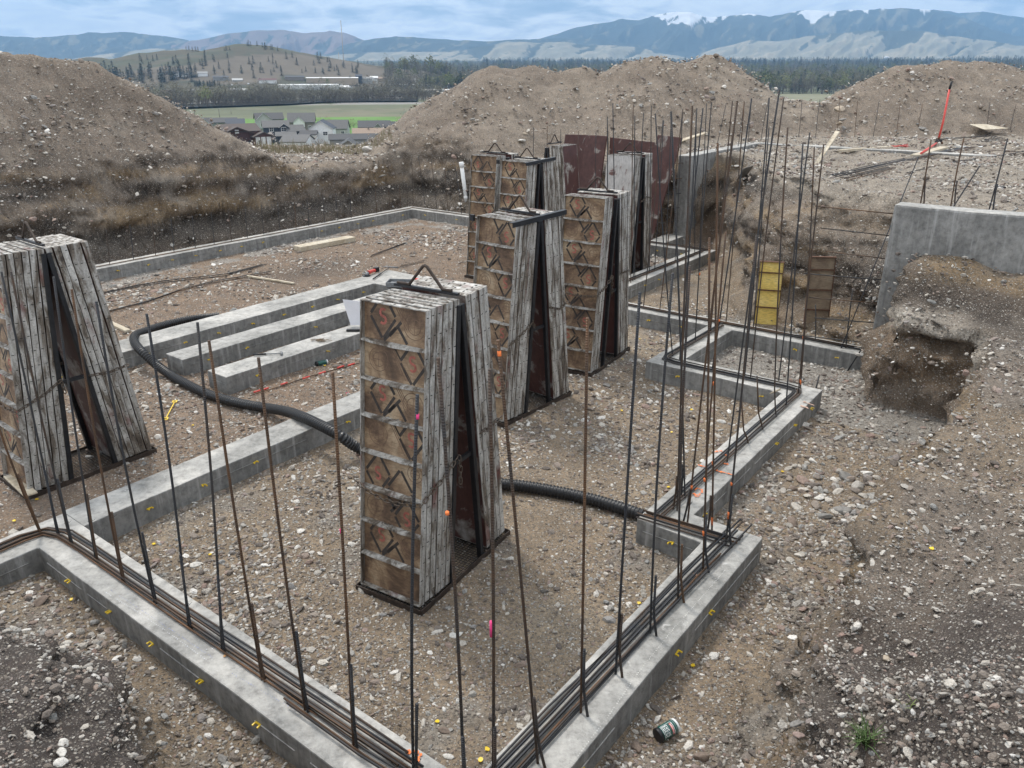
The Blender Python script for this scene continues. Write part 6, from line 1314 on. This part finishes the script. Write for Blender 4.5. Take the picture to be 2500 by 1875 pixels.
# the big brown building: several low roofs
bb = house(560, 636, 331, 372, 'maroon', 'brown', 'big dark brown building with stacked low roofs and tall white panels', .30, 14, .25, 'side', group=None, trim='brown', name='brown_building', cat='building')
def wing(par, x0, x1, y0, y1, z0, h, rs, wall='maroon', roof='brown', front=True, panels=0, vent=False):
    m_ = (x0 + x1) / 2; mb = MB(); mb.add([(x0, y0, z0), (x1, y0, z0), (x1, y0, z0 + h), (m_, y0, z0 + h + rs), (x0, y0, z0 + h), (x0, y1, z0), (x1, y1, z0), (x1, y1, z0 + h), (m_, y1, z0 + h + rs), (x0, y1, z0 + h)], [(0, 1, 2, 3, 4), (9, 8, 7, 6, 5), (1, 6, 7, 2), (5, 0, 4, 9)]); mb.build('wing_wall', HM[wall], par); mb = MB()
    for s, e in ((-1, x0 - 1.), (1, x1 + 1.)):
        sl = rs / (x1 - m_); q = [(e, y0 - 1.3, z0 + h - sl), (m_, y0 - 1.3, z0 + h + rs + .05), (m_, y1 + .5, z0 + h + rs + .05), (e, y1 + .5, z0 + h - sl)]
        if s < 0: q = q[::-1]
        mb.add(q + [(x, y, z + .4) for x, y, z in q], [(3, 2, 1, 0), (4, 5, 6, 7), (0, 1, 5, 4), (1, 2, 6, 5), (2, 3, 7, 6), (3, 0, 4, 7)])
    mb.build('wing_roof', HM[roof], par)
    for k in range(panels): mb = MB(); xx = x0 + (x1 - x0) * (k + .5) / panels; mb.box(xx - .8, xx + .8, y0 - .08, y0 - .01, z0 + .4, z0 + h - .2); mb.build('white_panel', HM['white'], par)
    if vent: mb = MB(); mb.box(m_ - .7, m_ + .7, y0 - .1, y0 - .01, z0 + h + rs * .2, z0 + h + rs * .75); mb.build('gable_vent', HM['white'], par)
wing(bb, -13, -1, -7, 8, 0, 3.2, 2.0, panels=0, vent=False); wing(bb, -8, 4, 0, 12, 3.0, 3.6, 2.4, vent=True); wing(bb, -20, -10, -3, 8, 0, 4.0, 1.6, panels=0); wing(bb, 3.5, 9.5, -3, 12, .5, 5.4, 1.2, panels=3)
mb = MB(); mb.box(-18.5, -16.2, -3.2, -3.02, .8, 3.6); mb.build('white_panel', HM['white'], bb)
# flat and industrial buildings of the town: x0,x1,ytop,ybase,wall,roof,label
TOWN = [(757, 868, 191, 208, 'beige', 'white', 'long white roofed industrial hall behind the river'), (691, 818, 208, 220, 'white', 'white', 'low white industrial building before the long hall'), (948, 1048, 207, 217, 'blueg', 'white', 'long low building with a blue glass front'), (1032, 1110, 220, 234, 'white', 'white', 'broad white flat roof beside the left flank of the middle heap'), (1099, 1138, 205, 219, 'beige', 'white', 'beige office building beside the middle heap'),
    (880, 908, 192, 204, 'lgrey', 'grey', 'light grey box building in the town centre'), (870, 884, 186, 204, 'navy', 'navy', 'dark tall box building in the town centre'), (918, 944, 192, 201, 'beige', 'tan', 'small tan roofed building in the town'), (905, 922, 190, 199, 'white', 'white', 'small white building beside the tan roofed one'), (486, 505, 180, 189, 'white', 'grey', 'small white house alone in the pasture'), (424, 436, 180, 189, 'white', 'droof', 'left small white house in the pasture grove'), (445, 459, 182, 189, 'white', 'droof', 'right small white house in the pasture grove'),
    (636, 672, 196, 204, 'white', 'maroon', 'white gabled building with a dark red brown roof'), (420, 438, 235, 243, 'red', 'red', 'red roofed shed among the riverside trees'), (398, 418, 228, 240, 'maroon', 'maroon', 'dull red long shed left of the red roofed shed'), (345, 362, 240, 249, 'white', 'lgrey', 'white shed by the river on the left'), (525, 555, 190, 199, 'grey', 'droof', 'low grey ranch house above the planted evergreens'), (560, 600, 222, 232, 'lgrey', 'white', 'pale metal shed on the left bank of the town'), (620, 650, 226, 236, 'grey', 'grey', 'grey shed behind the riverside cottonwoods'),
    (700, 740, 189, 197, 'taupe', 'droof', 'dark roofed building left of the long hall'), (820, 850, 213, 219, 'white', 'white', 'row of white parked trailers before the long hall'), (900, 936, 222, 232, 'blueg', 'droof', 'low house with a dark roof by the river'), (955, 975, 226, 233, 'white', 'white', 'white shed by the river on the right'), (1012, 1030, 196, 202, 'white', 'white', 'small white building right of the evergreens'), (570, 590, 196, 200, 'lgrey', 'lgrey', 'pale house among trees on the left')]
for x0, x1, yt, yb, w_, r_, lab in TOWN: house(x0, x1, yt + (yb - yt) * .18, yb, w_, r_, lab, .08 if x1 - x0 > 40 else .35, 22 if x1 - x0 > 40 else 12, 0, 'side', group=None, name='town_building', cat='building')
for k in range(60):
    x = rt.choice([rt.uniform(690, 1060), rt.uniform(820, 960), rt.uniform(560, 700)]); y = rt.uniform(205, 232) if x > 690 else rt.uniform(205, 235); p = G_(x, y); root = None
    mb = MB(); l = rt.uniform(4, 7); mb.box(-l / 2, l / 2, -1, 1, .35, 1.2); mb.box(-l * .28, l * .3, -.9, .9, 1.2001, 1.9); o = mb.build('parked_vehicle', HM[rt.choice(['white', 'white', 'white', 'lgrey', 'navy', 'grey', 'red'])], None, p, (0, 0, rt.uniform(0, 3))); tag(o, 'tiny vehicle parked in the valley town', 'vehicle', 'vehicles parked in the valley town')
for k in range(46):
    x = rt.choice([rt.uniform(880, 1660), rt.uniform(1750, 1930), rt.uniform(1300, 1900)]); y = rt.uniform(150.5, 153); p = aty_d(x, y, 6350); w_ = rt.uniform(20, 70); hh = rt.uniform(8, 13)
    mb = MB(); mb.box(-w_, w_, -15, 15, -20, hh); mb.box(-w_ - 1, w_ + 1, -16, 16, hh, hh + 1.2); o = mb.build('far_warehouse', HM['white'], None, p, (0, 0, -math.atan2(p[0], p[1]))); tag(o, 'tiny white building of the far town at the foot of the hills', 'building', 'white buildings of the far town')
p = aty_d(2162, 156, 5200); root = empty('water_tower', p); tag(root, 'tiny pale water tower above the woods on the right', 'water tower'); mb = MB(); mb.tube([(0, 0, 22), (0, 0, 26), (0, 0, 36), (0, 0, 40)], 14, 14, radii=[8, 14, 14, 4]); mb.build('tank', HM['white'], root)
for a in range(4): mb = MB(); q = (math.cos(a * 1.57 + .7) * 12, math.sin(a * 1.57 + .7) * 12); mb.tube([(*q, -25), (q[0] * .8, q[1] * .8, 24)], 1., 5); mb.build('leg', HM['lgrey'], root)
p = aty_d(841, 176, 1380); q = aty_d(833, 50, 1380); mb = MB(); mb.tube([(0, 0, -6), (0, 0, q[2] - p[2])], .55, 4); o = mb.build('radio_mast', HM['lgrey'], None, p); tag(o, 'tall thin radio mast beside the butte', 'mast')
p = aty_d(830, 176, 1420); mb = MB(); mb.tube([(0, 0, -6), (0, 0, 30)], .5, 4); o = mb.build('radio_mast', HM['lgrey'], None, p); tag(o, 'short radio mast left of the tall one', 'mast')
for x, y, hp, lab in [(421, 284, 30, 'leaning utility pole at the left edge of the green field'), (478, 294, 22, 'utility pole behind the brown building roof'), (538, 296, 26, 'utility pole with a lamp above the brown building'), (565, 279, 8, 'short post in the green field')]:
    p = G_(x, y); k = np.linalg.norm(p) / FPX; mb = MB(); mb.tube([(0, 0, 0), (-.02 * hp * k, 0, hp * k)], .14, 6); o = mb.build('utility_pole', BK, None, p); tag(o, lab, 'pole')
# dry weeds on the crest of the berm
mb = MB()
for k in range(900):
    x = rt.uniform(610, 960); p = aty(x, 391, 25.9 + rt.uniform(-.4, .8)); z = gz(p[0], p[1]); h_ = rt.uniform(.08, .32) * (1.3 if 620 < x < 820 else .8); a = rt.uniform(-.25, .25); b = rt.uniform(-.2, .2)
    mb.add([(p[0] - .008, p[1], z - .02), (p[0] + .008, p[1], z - .02), (p[0] + a * h_, p[1] + b * h_, z + h_)], [(0, 1, 2)])
o = mb.build('dry_weeds', MT['drygrass']); tag(o, 'dry pale weeds along the crest of the berm', None, None, 'stuff')
